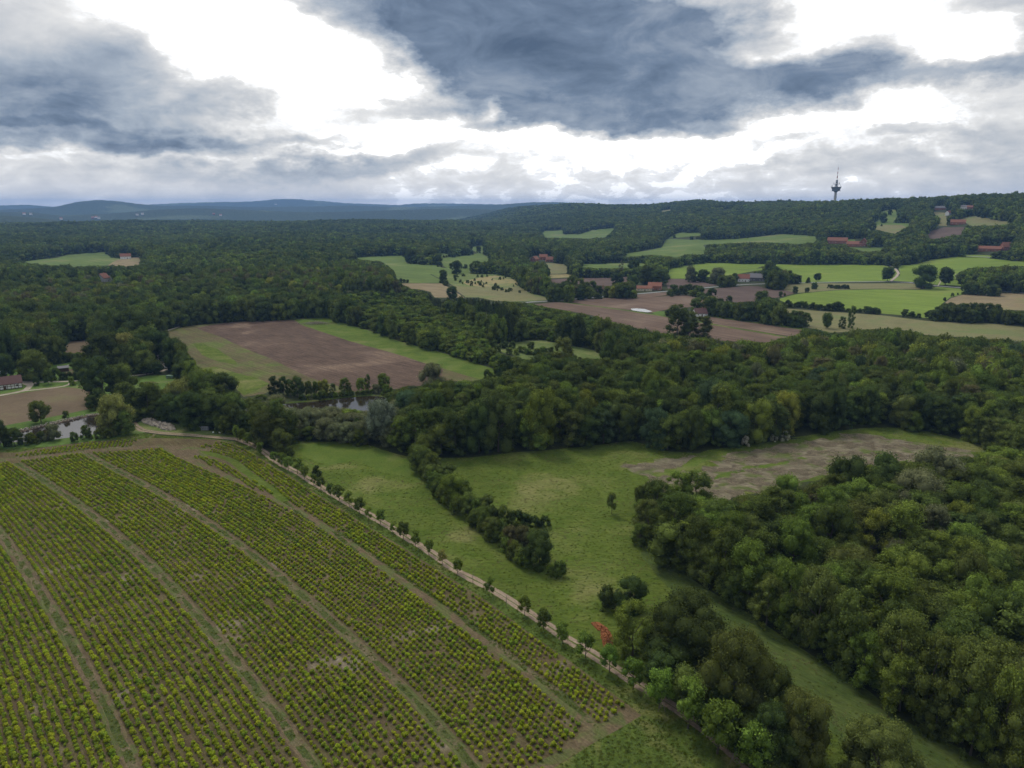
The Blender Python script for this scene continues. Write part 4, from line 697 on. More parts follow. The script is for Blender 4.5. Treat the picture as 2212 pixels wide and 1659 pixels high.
# field trees on the right
FR=[('A4',1083,893,105,945,'lone','dark','round dark tree alone beside the country road'),('A4',1375,925,190,1012,'round','dark','huge dark tree on the country road'),('A4',1560,900,110,978,'lone','dark','tree with a bare trunk right of the huge dark one'),('A4',505,913,56,945,'lone','dark','small dark tree beside the road in the green field'),('A4',427,940,44,962,'shrub','mid','grey green bush at the left road end'),
 ('A4',480,985,52,1012,'round','dark','dark round bush on the pale meadow'),('A4',320,1018,52,1045,'round','dark','left small tree on the field border'),('A4',420,1020,38,1038,'round','dark','right small tree on the field border'),('A4',200,1050,34,1075,'round','dark','small bush on the dark field corner'),('A4',235,1055,22,1068,'shrub','dark','tiny bush on the dark field corner'),
 ('A4',175,950,130,1015,'round','dark','broad dark tree at the grey roofed farm'),('A4',260,910,90,960,'ash','dark','tree behind the broad dark farm tree'),('A4',350,925,45,970,'tall','dark','slim tree at the right end of the farm trees'),('A4',110,860,110,950,'round','dark','tree behind the grey barn'),('A4',950,985,60,1003,'shrub','dark','spare bush') ,
 ('A4',1555,1095,28,1108,'shrub','dark','bush on the corner of the brightest field'),('A4',1620,1060,30,1072,'shrub','dark','bush on the upper edge of the tan field'),('A4',1665,1050,16,1058,'shrub','dark','tiny bush on the upper edge of the tan field'),('A4',1105,375,36,405,'lone','dark','small tree high on the hill pasture'),('A4',1045,420,68,465,'round','dark','dark tree in the hill pasture'),('A4',960,500,62,528,'round','dark','round tree at the foot of the hill pasture'),
 ('A4',1035,482,18,492,'shrub','dark','bush on the hill pasture'),('A4',1225,1210,55,1240,'round','dark','bush below the brightest field'),('A4',1285,1230,60,1245,'shrub','dark','low bush below the brightest field'),('A4',1340,1238,45,1250,'shrub','dark','last low bush below the brightest field'),
 ('C1',1075,460,90,528,'round','dark','rounded tree where the orchard begins'),('C1',1190,385,110,442,'round','dark','broad tree below the grove'),('C1',1160,620,105,672,'round','dark','dark tree before the tan field'),('C1',1375,385,105,432,'round','dark','dark tree at the end of the pasture'),('C1',1405,213,46,250,'round','dark','small tree high on the pasture'),('C1',1240,368,30,392,'round','mid','small pale tree beside the broad tree'),('C1',1280,382,50,392,'shrub','dark','low dark bush on the pasture'),('C1',1040,358,60,378,'shrub','dark','low bush at the right end of the grove'),
 ('C1',250,565,45,580,'shrub','mid','bush at the far clearing'),('C1',195,560,55,580,'shrub','mid','pale bush at the far clearing'),('A3',1390,235,28,245,'shrub','dark','bush on the pasture border'),('A3',1440,200,0.1,0.1,'shrub','dark','x'),('A3',895,710,70,738,'shrub','mid','left bush of three across the road from the red roofed house'),('A3',975,700,110,748,'round','dark','largest bush across the road from the red roofed house'),('A3',1055,722,60,745,'shrub','mid','right bush across the road from the red roofed house'),
 ('A3',1380,690,100,720,'shrub','dark','bush at the left end of the brown field hedge'),('A3',1450,690,90,718,'shrub','dark','bush in the brown field hedge'),('A3',1505,665,70,700,'round','dark','tallest bush of the brown field hedge'),('A3',1555,675,70,705,'round','dark','dark bush of the brown field hedge'),('A3',1590,705,110,730,'shrub','mid','wide low bush of the brown field hedge'),('A3',1695,718,100,748,'shrub','dark','dark bush apart on the brown field'),
 ('A3',910,600,110,645,'round','dark','rounded tree before the red roofed house'),('A3',1270,580,140,640,'round','dark','dark tree behind the red roofed house'),('A3',1170,560,150,630,'round','dark','broad tree behind the cream wing'),('A3',1040,610,100,660,'round','dark','tree left of the cream wing'),('A3',950,480,90,560,'cone','brown','brownish conifer behind the dark field'),('A3',1055,490,100,560,'round','dark','round tree right of the brownish conifer'),
 ('A3',1570,800,100,865,'round','mid','tree left of the pale willow at the small house'),('A3',1685,800,120,870,'willow','yellow','pale weeping willow beside the small dark roofed house'),('A3',1760,790,80,845,'ash','dark','dark tree right of the pale willow'),('A3',1835,770,80,825,'tall','dark','tall tree right of the pale willow'),('A3',2110,750,120,800,'round','dark','wide dark tree on the right brown field'),
 ('A3',1515,530,90,610,'round','grey','grey green tree left of the white house'),('A3',1740,570,130,625,'willow','grey','large grey willow left of the white house'),('A3',1630,565,100,610,'round','dark','dark tree between the grey ones'),('A3',1560,570,80,610,'round','dark','dark tree right of the first grey one'),('A3',1890,570,60,605,'round','mid','small tree beside the white house'),('A3',2190,570,150,640,'round','dark','dark trees at the grey barn'),
 ('A3',600,650,120,730,'ash','mid','tree left of the farm road'),('A3',480,690,150,740,'round','dark','dark tree at the road fork'),('A3',660,660,90,720,'ash','olive','olive tree beside the brown shed'),('A3',765,680,70,705,'round','dark','dark tree beside the brown shed'),('A3',545,620,110,700,'round','mid','taller tree at the road fork'),('A3',710,640,70,690,'round','mid','tree behind the brown shed')]
for (tg,a,b,c_,d_,sh,tn,l) in FR:
    if l in('x','spare bush'): continue
    tr('shrub' if sh=='shrub' else 'broadleaf_tree',tg,[(a,b,c_,d_)],sh,tn,l,'bush' if sh=='shrub' else 'tree')
def chain(kind,tg,p,q,nn,wz,shape,tones,label,group,cat='bush',jy=3,tall=None):
    for i in range(nn):
        t=(i+random.uniform(-.2,.2))/max(nn-1,1); x=p[0]+(q[0]-p[0])*t; y=p[1]+(q[1]-p[1])*t+random.uniform(-jy,jy); ww=wz*random.uniform(.75,1.25)
        tr(kind,tg,[(x,y-ww*(tall or .35),ww,y)],random.choice(shape.split(',')),random.choice(tones.split(',')),label,cat,group)
chain('hedge_bush','A4',(10,1135),(590,1190),20,46,'round,shrub','dark,dark,mid','dark bush in the long hedge under the brightest field','hedge under the brightest field','bush',4,.5)
chain('hedge_bush','A4',(600,1190),(700,1190),4,60,'round','dark','taller dark bush in the hedge under the brightest field','taller bushes of the hedge','bush',3,.5)
chain('hedge_bush','A4',(720,1195),(860,1205),7,30,'shrub','dark,mid','low bush in the thin part of the hedge','low bushes of the hedge','bush',2)
chain('hedge_bush','A4',(905,1212),(1010,1220),5,55,'round','dark','bush at the right end of the hedge','right end of the hedge','bush',2,.5)
chain('hedge_bush','A4',(595,1005),(750,1010),8,32,'shrub,round','dark','dark bush in the short hedge on the pale meadow','short hedge on the pale meadow','bush',2)
chain('hedge_tree','A4',(-40,1240),(420,1320),17,70,'tall,ash','dark,dark,mid,olive','slim tree in the row between brown field and pale meadow','row of trees beside the brown field','tree',4,.8)
chain('hedge_tree','A4',(1490,1265),(2020,1290),18,85,'ash,tall','dark,olive,dark,mid','tall tree in the row before the tan field','row of trees before the tan field','tree',4,.9)
chain('hedge_bush','A4',(1420,1255),(1500,1262),4,60,'round','dark','bush at the left end of the tree row','left end of the tree row','bush',2,.5)
chain('hedge_bush','A3',(1700,860),(2212,940),15,70,'round,ash','dark,mid,olive','tree in the belt right of the small dark roofed house','belt beside the brown field','tree',5,.6)
chain('hedge_tree','A4',(1730,1060),(2000,1070),9,70,'round','mid,dark','tree in the clump at the upper left of the tan field','clump beside the tan field','tree',4,.7)
chain('grove_tree','C1',(760,345),(1030,352),9,75,'round','dark,mid','tree at the front of the oval grove on the pasture','front trees of the pasture grove','tree',2,.8)
chain('grove_tree','C1',(760,322),(1010,325),8,70,'round','dark,mid','tree at the back of the oval grove on the pasture','back trees of the pasture grove','tree',2,.9)
chain('hedge_bush','C1',(1085,290),(1330,262),12,26,'shrub,round','dark','dark bush in the hedge on the pasture','hedge on the pasture','bush',2)
chain('hedge_bush','C1',(650,524),(750,522),4,36,'shrub,round','dark','bush at the foot of the green pasture','bushes below the pasture','bush',2)
chain('clearing_shrub','A8',(350,170),(900,260),20,40,'shrub,round','mid,fresh,olive','shrub scattered on the rough clearing','shrubs on the rough clearing','bush',28,.4)
chain('clearing_shrub','A2',(1680,400),(2100,420),16,50,'shrub,round','mid,fresh,dark','shrub at the left end of the rough clearing','shrubs left of the rough clearing','bush',32,.4)
for i in range(46):
    t=random.random(); x=1180+t*620; y=465+random.random()*(60+t*130)
    tr('orchard_tree','C1',[(x,y-10,random.uniform(16,36),y)],'shrub','mid' if i%3 else 'dark','small fruit tree scattered over the old orchard','tree','small trees of the old orchard')
# dead spruce trunks
def snag(tg,x,y0,y1,label):
    b=unproj(T(tg,[(x,y1)]))[0]; dist=math.dist(b,(0,0,CAMH)); ht=(y1-y0)*K(tg)/(FP/dist); g=random.Random(x); ps=[tube([(0,0,0),(0.1,0,ht*.5),(0,.1,ht)],[.28,.2,.05])]
    for k in range(16): z=ht*(.25+.7*k/16); a=g.uniform(0,6.28); l=(1-k/20)*g.uniform(.5,1.6); ps.append(tube([(0,0,z),(math.cos(a)*l,math.sin(a)*l,z-.15)],[.05,.02],4))
    V,F=join(ps); o=link('dead_tree',mkmesh('dead_tree',V,F,M['dead']),None,b); tag(o,label,'dead tree','bare trunks standing in the wood')
m,n=newmat('dead_wood'); finish(n,(.20,.17,.145),.9); M['dead']=m
snag('A8',1457,340,560,'left bare pale trunk rising out of the middle wood'); snag('A8',1660,290,520,'tallest bare pale trunk rising out of the middle wood'); snag('A8',1725,350,500,'right bare pale trunk rising out of the middle wood'); snag('A2',1625,100,300,'single bare pale trunk in the dark spruces')
# ------------------------------------------------------------------ woods: everything that is not open land
QS=2; mx0,mx1,my0,my1=-420,2640,420,1780
gx=np.arange(mx0,mx1,QS)+.5*QS; gy=np.arange(my0,my1,QS)+.5*QS; MK=np.zeros((len(gy),len(gx)),bool)
for Q in OPENPX:
    i0,i1=np.searchsorted(gx,[Q[:,0].min(),Q[:,0].max()]); j0,j1=np.searchsorted(gy,[Q[:,1].min(),Q[:,1].max()])
    if i1<=i0 or j1<=j0: continue
    A_,B_=np.meshgrid(gx[i0:i1],gy[j0:j1]); MK[j0:j1,i0:i1]|=inpoly(np.column_stack([A_.ravel(),B_.ravel()]),Q).reshape(A_.shape)
def isopen(uv):
    i=((uv[:,0]-mx0)/QS).astype(int); j=((uv[:,1]-my0)/QS).astype(int); ok=(i>=0)&(i<len(gx))&(j>=0)&(j<len(gy))
    r=np.zeros(len(uv),bool); r[ok]=MK[j[ok],i[ok]]; return r
REG=[('willow',T('A2',[(-90,800),(300,850),(700,860),(1000,860),(1010,1100),(750,1120),(400,1090),(150,1060),(-90,1000)])),
 ('spruce',T('A2',[(1150,-20),(1700,0),(1780,150),(1850,340),(1700,330),(1600,250),(1450,180),(1200,100)])),
 ('young',T('A2',[(430,20),(1160,0),(1250,130),(1500,230),(1650,330),(1780,560),(1500,480),(1300,400),(1000,320),(700,230)])),
 ('young',T('A3',[(0,720),(240,790),(440,850),(620,920),(1000,1000),(850,1180),(500,1100),(0,1090)])+T('A2',[(1850,330)])),
 ('near',[(1370,1190),(1390,1080),(1700,1040),(2150,960),(2700,1000),(2700,1790),(2150,1790),(2000,1590),(1700,1380),(1500,1290)])]
EXCLW=[unproj(q)[:,:2] for q in ([(1290,1180),(1380,1200),(1480,1280),(1570,1355),(1660,1445),(1760,1540),(1900,1790),(1500,1790),(1280,1350)],)]+[g[2] for g in G if g[1] in('lawn','verge') or g[0] in('muddy_bank','grassy_bank')]
pts=[]
bands=[(70,430,7.8),(430,1200,7.6),(1200,2300,9.5),(2300,3600,12.),(3600,6000,17.)]
for a_,b_,s_ in bands:
    lim=b_*1.02; xs=np.arange(-lim*.93,lim*.93,s_); ys=np.arange(40,lim,s_*.87); XA,YA=np.meshgrid(xs,ys); XA=XA+(np.arange(len(ys))%2)[:,None]*s_*.5
    P_=np.column_stack([XA.ravel(),YA.ravel()])+rng.uniform(-.36,.36,(XA.size,2))*s_; r_=np.hypot(P_[:,0],P_[:,1]); u_=uh(P_[:,0],P_[:,1])
    m_=(r_>=a_)&(r_<b_)&(np.abs(np.arctan2(P_[:,0],P_[:,1]))<R(43))
    rc=np.interp(u_,UC,RC); m_&=(r_<rc+250)|(u_<985); m_&=~((r_>4300)&(u_<985)); P_=P_[m_]; pts.append(np.column_stack([P_,np.full(len(P_),s_)]))
pts=np.concatenate(pts); XY=pts[:,:2]; Zg=H(XY[:,0],XY[:,1]); base=np.column_stack([XY,Zg]); rr_=np.hypot(XY[:,0],XY[:,1]); bpx=project(base)
reg=np.full(len(pts),'wood',dtype='<U8')
for nm,q in REG: reg[inpoly(bpx,np.array(q))]=nm
keep=~isopen(bpx)
for Q in EXCLW: keep&=~inpoly(XY,Q)
for (hx,hy,hw) in HERO:
    near=np.hypot(XY[:,0]-hx,XY[:,1]-hy)<max(hw*.33,1.5); keep&=~near
N=len(pts); patch=snoise(XY[:,0],XY[:,1],420,6); patch2=snoise(XY[:,0],XY[:,1],150,12)
sd_=np.column_stack([rng.uniform(-3200,3200,520),rng.uniform(250,4600,520)]); stand=np.zeros(N,int)
for s_ in range(0,N,4000):
    w_=XY[s_:s_+4000]+np.column_stack([patch2[s_:s_+4000],patch[s_:s_+4000]])*14; stand[s_:s_+4000]=np.argmin(((w_[:,None,:]-sd_[None])**2).sum(2),1)
sh_=rng.uniform(-3.4,3.4,520)[stand]*(rr_>380); stn=rng.uniform(-.30,.30,520)[stand]*(rr_>380)
ht=rng.normal(16.5,2.6,N)+1.5*patch+sh_; ht=np.where(reg=='near',rng.normal(12.8,2.6,N),ht); ht=np.where(reg=='young',rng.normal(7.5,1.4,N),ht); ht=np.where(reg=='spruce',rng.normal(20,2,N),ht); ht=np.where(reg=='willow',rng.normal(9,1.2,N),ht); ht=np.clip(ht,4,26)
wd=np.clip(pts[:,2]*rng.uniform(1.1,1.85,N),0,40); wd=np.where(reg=='young',wd*.75,wd); wd=np.where(reg=='spruce',wd*.62,wd)
dn=XY/np.hypot(XY[:,0],XY[:,1])[:,None]; side=np.column_stack([dn[:,1],-dn[:,0]])
def hits(k,f):
    h_=ht[k]*f; w_=wd[k]*(.5+.5*f); o=np.zeros(len(k),bool)
    for sx,zf in ((0,.3),(0,.62),(0,.97),(-.42,.6),(.42,.6),(-.3,.25),(.3,.25),(-.25,.88),(.25,.88)):
        P3=np.column_stack([XY[k]+side[k]*(w_*sx)[:,None],Zg[k]+h_*zf]); o|=isopen(project(P3))
    return o
scl=np.ones(N); cand=np.nonzero(keep)[0]; bad=hits(cand,1.)
for f in (.72,.5,.33):
    kk=cand[bad]; 
    if len(kk)==0: break
    still=hits(kk,f); scl[kk[~still]]=f; nb_=bad.copy(); nb_[bad]=still; bad=nb_
keep[cand[bad]]=False
keep&=~((scl<.5)&(rr_>1200))
ht=ht*scl; wd=wd*(.5+.5*scl)
K_=np.nonzero(keep)[0]; print('filler trees',len(K_))
# tone classes
tn_names=['dark','mid','olive','fresh','grey','bluegreen','lime','brown']
v_=rng.uniform(.08,.92,N)+.10*patch2+stn
tn=np.select([v_<.36,v_<.72,v_<.80,v_<.95,v_<.97,v_<1.0,v_<1.07],[0,1,2,3,5,4,6],7)
tn=np.where(reg=='near',np.select([v_<.10,v_<.52,v_<.66,v_<1.06],[0,1,2,3],4),tn); tn=np.where(reg=='young',np.select([v_<.5,v_<.8],[1,3],0),tn); tn=np.where(reg=='willow',4,tn); tn=np.where((rr_>1300)&(tn>3),1,tn)
inf=(bpx[:,0]>-10)&(bpx[:,0]<2222)&(bpx[:,1]<1700)
order=K_[np.argsort(rr_[K_])]; order=order[inf[order]]; ind=order[:300-0]; isth=np.zeros(N,bool); isth[ind]=True
rname={'near':'the near wood','wood':'the middle wood','willow':'the willow belt before the far pond','young':'the young plantation','spruce':'the dark spruce stand'}
cname={'dark':'dark green','mid':'mid green','olive':'olive green','fresh':'fresh green','grey':'grey green','bluegreen':'bluish green','lime':'yellow green','brown':'brownish'}
for k in ind:
    t=tn_names[tn[k]]; size='tall' if ht[k]>13.5 else 'middling' if ht[k]>9 else 'low'; rg=rname[reg[k]]; edge='at the edge of' if scl[k]<1 else 'inside'
    pass
    if reg[k]=='near': rg='the near wood, '+('far end' if bpx[k,1]<1130 else 'upper part' if bpx[k,1]<1260 else 'middle part' if bpx[k,1]<1420 else 'lowest part')+(' at the right edge' if bpx[k,0]>2020 else '')
    elif reg[k]=='wood': rg=('the wood beyond the farmyard' if bpx[k,0]<560 else 'the middle wood beyond the hedge' if bpx[k,0]<1150 else 'the middle wood above the straw patch' if bpx[k,0]<1600 else 'the wood behind the straw patch' if bpx[k,0]<1950 else 'the wood at the right edge')+(', front row' if bpx[k,1]>920 else '')
    l=f'{size} {cname[t]} tree {edge} {rg}'; sh='willow' if reg[k]=='willow' else ('ash','round','ash','round','tall')[k%5]
    if reg[k]=='spruce': sh='cone'
    l=' '.join(l.split()[:16]) if len(l.split())>16 else l
    place('wood_tree' if sh!='willow' else 'willow_tree',(XY[k,0],XY[k,1],Zg[k]-.05),wd[k],ht[k],sh,t,l,'tree',l+', alike')
# ------------------------------------------------------------------ mass scatter
TCOL=D.collections.new('foliage_sources')
def template(shape,tones):
    L=[]
    c_=D.collections.new('source_'+shape+'_'+'_'.join(tones[:2])+str(len(D.collections)));
    for t in tones:
        for me in CR[shape]:
            o=D.objects.new(f'{len(L):03d}_{shape}',me); o.material_slots[0].link='OBJECT'; o.material_slots[0].material=M['leaf_'+t]; c_.objects.link(o); L.append(o)
    return c_,len(CR[shape])
def scatter(name,P_,rot,scl_,idx_,coll,label):
    me=D.meshes.new(name); me.vertices.add(len(P_)); me.vertices.foreach_set('co',np.asarray(P_,np.float32).ravel())
    for nm,ty,dat,key in (('rot','FLOAT_VECTOR',rot,'vector'),('scl','FLOAT_VECTOR',scl_,'vector'),('idx','INT',idx_,'value')):
        a=me.attributes.new(nm,ty,'POINT'); a.data.foreach_set(key,np.asarray(dat,np.int32 if ty=='INT' else np.float32).ravel())
    o=link(name,me); ng=D.node_groups.new(name,'GeometryNodeTree'); ng.interface.new_socket('Geometry',in_out='INPUT',socket_type='NodeSocketGeometry'); ng.interface.new_socket('Geometry',in_out='OUTPUT',socket_type='NodeSocketGeometry')
    N_=ng.nodes; gi=N_.new('NodeGroupInput'); go=N_.new('NodeGroupOutput'); ci=N_.new('GeometryNodeCollectionInfo'); ci.inputs[0].default_value=coll; ci.inputs['Separate Children'].default_value=True; ci.inputs['Reset Children'].default_value=True
    ip=N_.new('GeometryNodeInstanceOnPoints'); ip.inputs['Pick Instance'].default_value=True
    def at(nm,dt):
        a=N_.new('GeometryNodeInputNamedAttribute'); a.data_type=dt; a.inputs[0].default_value=nm; return a.outputs[0]
    L=ng.links; L.new(gi.outputs[0],ip.inputs['Points']); L.new(ci.outputs[0],ip.inputs['Instance']); L.new(at('idx','INT'),ip.inputs['Instance Index']); L.new(at('rot','FLOAT_VECTOR'),ip.inputs['Rotation']); L.new(at('scl','FLOAT_VECTOR'),ip.inputs['Scale']); L.new(ip.outputs[0],go.inputs[0])
    md=o.modifiers.new('scatter','NODES'); md.node_group=ng; tag(o,label,None,None,'stuff'); return o
rest=K_[~isth[K_]]
def mass(name,sel,shape,tones,label):
    if len(sel)==0: return
    cc,nv=template(shape,tones); ti=np.minimum(tn[sel],len(tones)-1); v=rng.integers(0,nv,len(sel))
    rot=np.column_stack([np.zeros(len(sel)),np.zeros(len(sel)),rng.uniform(0,6.28,len(sel))]); sc_=np.column_stack([wd[sel],wd[sel],ht[sel]])
    scatter(name,np.column_stack([XY[sel],Zg[sel]-.1]),rot,sc_,ti*nv+v,cc,label)
sp_=rest[(reg[rest]=='spruce')]; mass('spruce_wood',sp_,'cone',['spruce','dark'],'dark pointed spruce stand in the middle distance')
ns=rest[reg[rest]!='spruce']
a_=ns[(rr_[ns]<430)]; mass('woodland',a_[a_%5<2],'round',tn_names,'dense broadleaf wood around the meadow'); mass('woodland',a_[(a_%5==2)|(a_%5==3)],'ash',tn_names,'dense feathery broadleaf wood around the meadow'); mass('woodland',a_[a_%5==4],'tall',tn_names,'slender trees mixed through the wood around the meadow')
b_=ns[(rr_[ns]>=430)&(rr_[ns]<1000)]; mass('woodland',b_,'mid',tn_names,'broadleaf woods in the middle distance')
c_=ns[(rr_[ns]>=1000)]; mass('distant_forest',c_,'far',tn_names[:4],'distant dark forest covering the land to the hills')
# skyline trees on the far hills
# ------------------------------------------------------------------ shrub plantation
def wline(a,fit=0): 
    px=[]
    for t_,p in a: px+=T(t_,p)
    q=cat(unproj(px),False,5); return fitline(q,fit) if fit else q
def resamp(P_,n_):
    s=np.concatenate([[0],np.cumsum(np.hypot(*np.diff(P_,axis=0).T))]); t=np.linspace(0,s[-1],n_); return np.column_stack([np.interp(t,s,P_[:,0]),np.interp(t,s,P_[:,1])])
def block(La,Lb,sp=1.45,pl=1.5,lab='',ma=2.2,mb=2.2):
    """rows between two lines; each point of line a is paired with the nearest point across the rows"""
    out=[]; nrm=np.array([row_dir[1],-row_dir[0]])
    A_=resamp(La,400); B_=resamp(Lb,900)
    s=A_@row_dir[:2]; 
    # pair by position along the row direction
    sb=B_@row_dir[:2]; o=np.argsort(sb); 
    smin=max(s.min(),sb.min()); smax=min(s.max(),sb.max()); oa=np.argsort(s)
    st=np.arange(smin,smax,pl)
    ax=np.column_stack([np.interp(st,s[oa],A_[oa,0]),np.interp(st,s[oa],A_[oa,1])]); bx=np.column_stack([np.interp(st,sb[o],B_[o,0]),np.interp(st,sb[o],B_[o,1])])
    W_=np.hypot(*(bx-ax).T); nr=int(round((np.median(W_)-ma-mb)/sp)); 
    for i in range(nr+1):
        f=(ma+(W_-ma-mb)*(i/max(nr,1)))/np.maximum(W_,.1); ok=(W_>ma+mb)
        if i%2: q=ax+(bx-ax)*f[:,None]+row_dir[:2]*pl*.5
        else: q=ax+(bx-ax)*f[:,None]
        # thin rows where the block narrows
        okk=ok&((W_-ma-mb)/max(nr,1)>sp*.62)|((i%2==0)&ok); out.append(q[okk])
    return np.concatenate(out)
lA,lB,lC,lE,lF=wA,wB,wC,wE,wline(AISLE_F)
lEdge=wline([('A7',[(930,42),(1100,42),(1350,58),(1500,98),(1570,140)]),('B3',[(0,270),(150,362),(300,462),(600,648),(900,838),(1200,1028),(1500,1243),(1800,1463),(2060,1660)])])
def ext(P_,a=14.,b=60.):
    d0=P_[0]-P_[4]; d0/=np.linalg.norm(d0); d1=row_dir[:2]; return np.concatenate([[P_[0]+d0*a],P_,[P_[-1]+d1*b*.5,P_[-1]+d1*b]])
lA,lB,lC,lE=ext(lA),ext(lB),ext(lC),ext(lE)
lEdge=ext(lEdge,1.,40.); left=lA+np.array([[row_dir[1],-row_dir[0]]])*26.
BLK=[block(left,lA,ma=.5,pl=1.2,sp=1.55),block(lA,lB,pl=1.25,sp=1.55),block(lB,lC,mb=2.2),block(lC,lE,ma=2.2,mb=2.2),block(np.concatenate([lF[:-3],lE[lE[:,0]>lF[-1,0]+2]]) if True else lE,lEdge,ma=2.2,mb=1.0)]
# small wedge and the headland strip
wd1=unproj(T('A7',[(1190,150),(1300,165),(1450,230),(1560,300),(1690,388),(1560,350),(1400,255),(1250,185)]))[:,:2]
wd2=unproj(T('A7',[(90,150),(250,118),(550,75),(850,52),(820,90),(500,115),(300,140),(100,160)]))[:,:2]
def grid(Q,dir_,sp,pl):
    c_=Q.mean(0); dir_=dir_/np.linalg.norm(dir_); nn=np.array([-dir_[1],dir_[0]]); a,b=np.meshgrid(np.arange(-70,70,pl),np.arange(-20,20,sp)); P_=c_+a.ravel()[:,None]*dir_+b.ravel()[:,None]*nn; return P_[inpoly(P_,Q)]
BLK.append(grid(wd1,row_dir[:2],1.45,1.5)); BLK.append(grid(wd2,wdir('A7',(100,140),(850,60))[:2],1.6,1.5))
soilW=[g[2] for g in G if g[0]=='plantation_soil'][0]; avoid=[g[2] for g in G if g[0] in('headland_track','bare_patch')]
BB=[];bi=[]
for i,b in enumerate(BLK):
    ok=inpoly(b,soilW)
    if i in (0,1,2,3,4):
        for Q in avoid: ok&=~inpoly(b,Q)
        px=project(np.column_stack([b,H(b[:,0],b[:,1])])); top=np.interp(px[:,0],*np.array(T('A7',[(0,195),(100,190),(540,135),(980,112),(1200,80),(1350,60),(2300,60)])).T) if i<4 else 0; ok&=px[:,1]>top
    b=b[ok]; BB.append(b); bi+= [i]*len(b)
BB=np.concatenate(BB); bi=np.array(bi); nB=len(BB); BB=BB+rng.normal(0,.08,BB.shape)
gapn=snoise(BB[:,0],BB[:,1],26,3); miss=rng.uniform(0,1,nB)<(.03+.10*(gapn>.55)); BB=BB[~miss]; bi=bi[~miss]; nB=len(BB)
px=project(np.column_stack([BB,np.zeros(nB)])); end=(px[:,0]*.55+px[:,1]>0)
bs_=1.0*rng.uniform(.8,1.2,nB)*(1.05-.12*snoise(BB[:,0],BB[:,1],34,9)); bs_=np.where(rng.uniform(0,1,nB)<.06,bs_*.6,bs_)
bs_=np.where(bi==0,bs_*1.1,bs_); bt=(rng.uniform(0,1,nB)+.25*snoise(BB[:,0],BB[:,1],50,14)>.72).astype(int)
Zb=HZ_(BB); dB=np.hypot(BB[:,0],BB[:,1]); inB=(px[:,0]>6)&(px[:,0]<2206)&(px[:,1]<1652)
nearB=np.argsort(np.where(inB,dB,1e9))[:300]; isB=np.zeros(nB,bool); isB[nearB]=True; print('bushes',nB)
bl={0:'left of the first grass aisle',1:'between the first and second grass aisles',2:'between the second and third grass aisles',3:'between the third and fourth grass aisles',4:'between the last aisle and the track',5:'',6:''}
for k in nearB:
    t='bush2' if bt[k] else 'bush'; l=('darker' if bt[k] else 'lime')+' green rounded nursery shrub in the nearest rows '+bl[int(bi[k])]
    w_=bs_[k]; place('nursery_shrub',(BB[k,0],BB[k,1],Zb[k]-.02),w_,w_*.72,'bush',t,l,'shrub','nursery shrubs, '+l)
restB=~isB; cc,nv=template('bush',['bush','bush2']); nr_=int(restB.sum())
scatter('shrub_rows',np.column_stack([BB,Zb-.02])[restB],np.column_stack([np.zeros(nr_),np.zeros(nr_),rng.uniform(0,6.28,nr_)]),np.column_stack([bs_,bs_,bs_*.72])[restB],(bt*nv+rng.integers(0,nv,nB))[restB],cc,'long rows of lime green nursery shrubs')
# ------------------------------------------------------------------ tower
def lathe(prof,k=20):
    V=[];F=[]
    for r_,z in prof:
        for j in range(k): a=6.2832*j/k; V.append((r_*math.cos(a),r_*math.sin(a),z))
    for i in range(len(prof)-1):
        for j in range(k): F.append((i*k+j,i*k+(j+1)%k,(i+1)*k+(j+1)%k,(i+1)*k+j))
    F.append(tuple(range(k))[::-1]); F.append(tuple(range((len(prof)-1)*k,len(prof)*k))); return V,F
def box(x0,x1,y0,y1,z0,z1):
    return [(x,y,z) for z in (z0,z1) for x,y in ((x0,y0),(x1,y0),(x1,y1),(x0,y1))],[(0,3,2,1),(4,5,6,7),(0,1,5,4),(1,2,6,5),(2,3,7,6),(3,0,4,7)]
def flat(name,col,rough=.8,var=.12,sc=2.,spec=.2):
    m,n=newmat(name); pos=n.add('ShaderNodeTexCoord').outputs['Object']; f=n.mr(n.noise(pos,sc,4,.6),.3,.7,1-var,1+var)
    finish(n,n.mix(1.,col,n.add('ShaderNodeCombineXYZ',{0:f,1:f,2:f}).outputs[0],'MULTIPLY'),rough,spec=spec); return m
M['concrete']=flat('concrete',(.34,.34,.34)); M['steel']=flat('dark_steel',(.13,.15,.17)); M['red']=flat('red_paint',(.30,.05,.04)); M['white']=flat('white_paint',(.75,.75,.74)); M['glass']=flat('dark_glass',(.03,.035,.04),.15,spec=.5)
M['tile']=flat('orange_tiles',(.20,.09,.058),.85,.25,1.5); M['tile2']=flat('brown_red_tiles',(.20,.085,.055),.85,.25,1.5); M['slate']=flat('grey_roof',(.12,.12,.13),.7); M['brick']=flat('brick_wall',(.26,.12,.08),.9); M['cream']=flat('cream_plaster',(.62,.54,.38)); M['wood']=flat('brown_boards',(.11,.075,.05)); M['darktile']=flat('dark_red_roof',(.10,.055,.05)); M['green_paint']=flat('green_paint',(.10,.16,.11))
def part(name,vf,mat,par): return link(name,mkmesh(name,vf[0],vf[1],M[mat]),par)
b=unproj([(1802,441)])[0]; r_=2500.; az_=math.atan2((1802-CU)/1582,1.); tx,ty=r_*math.sin(az_),r_*math.cos(az_); tz=float(H(tx,ty))
tw=D.objects.new('radio_tower',None); C.objects.link(tw); tw.location=(tx,ty,tz-1); tag(tw,'concrete radio tower with a broad pod on the wooded ridge','tower')
zt=CAMH+r_*(HZ-370.)/1582-tz+4; zf=lambda y: zt*(1-(y-100)/1390.)      # zoom rows of the photograph to metres
part('shaft',lathe([(5.2,0),(4.2,zf(1250)),(3.6,zf(950)),(3.3,zf(700)),(3.2,zf(600))]),'concrete',tw)
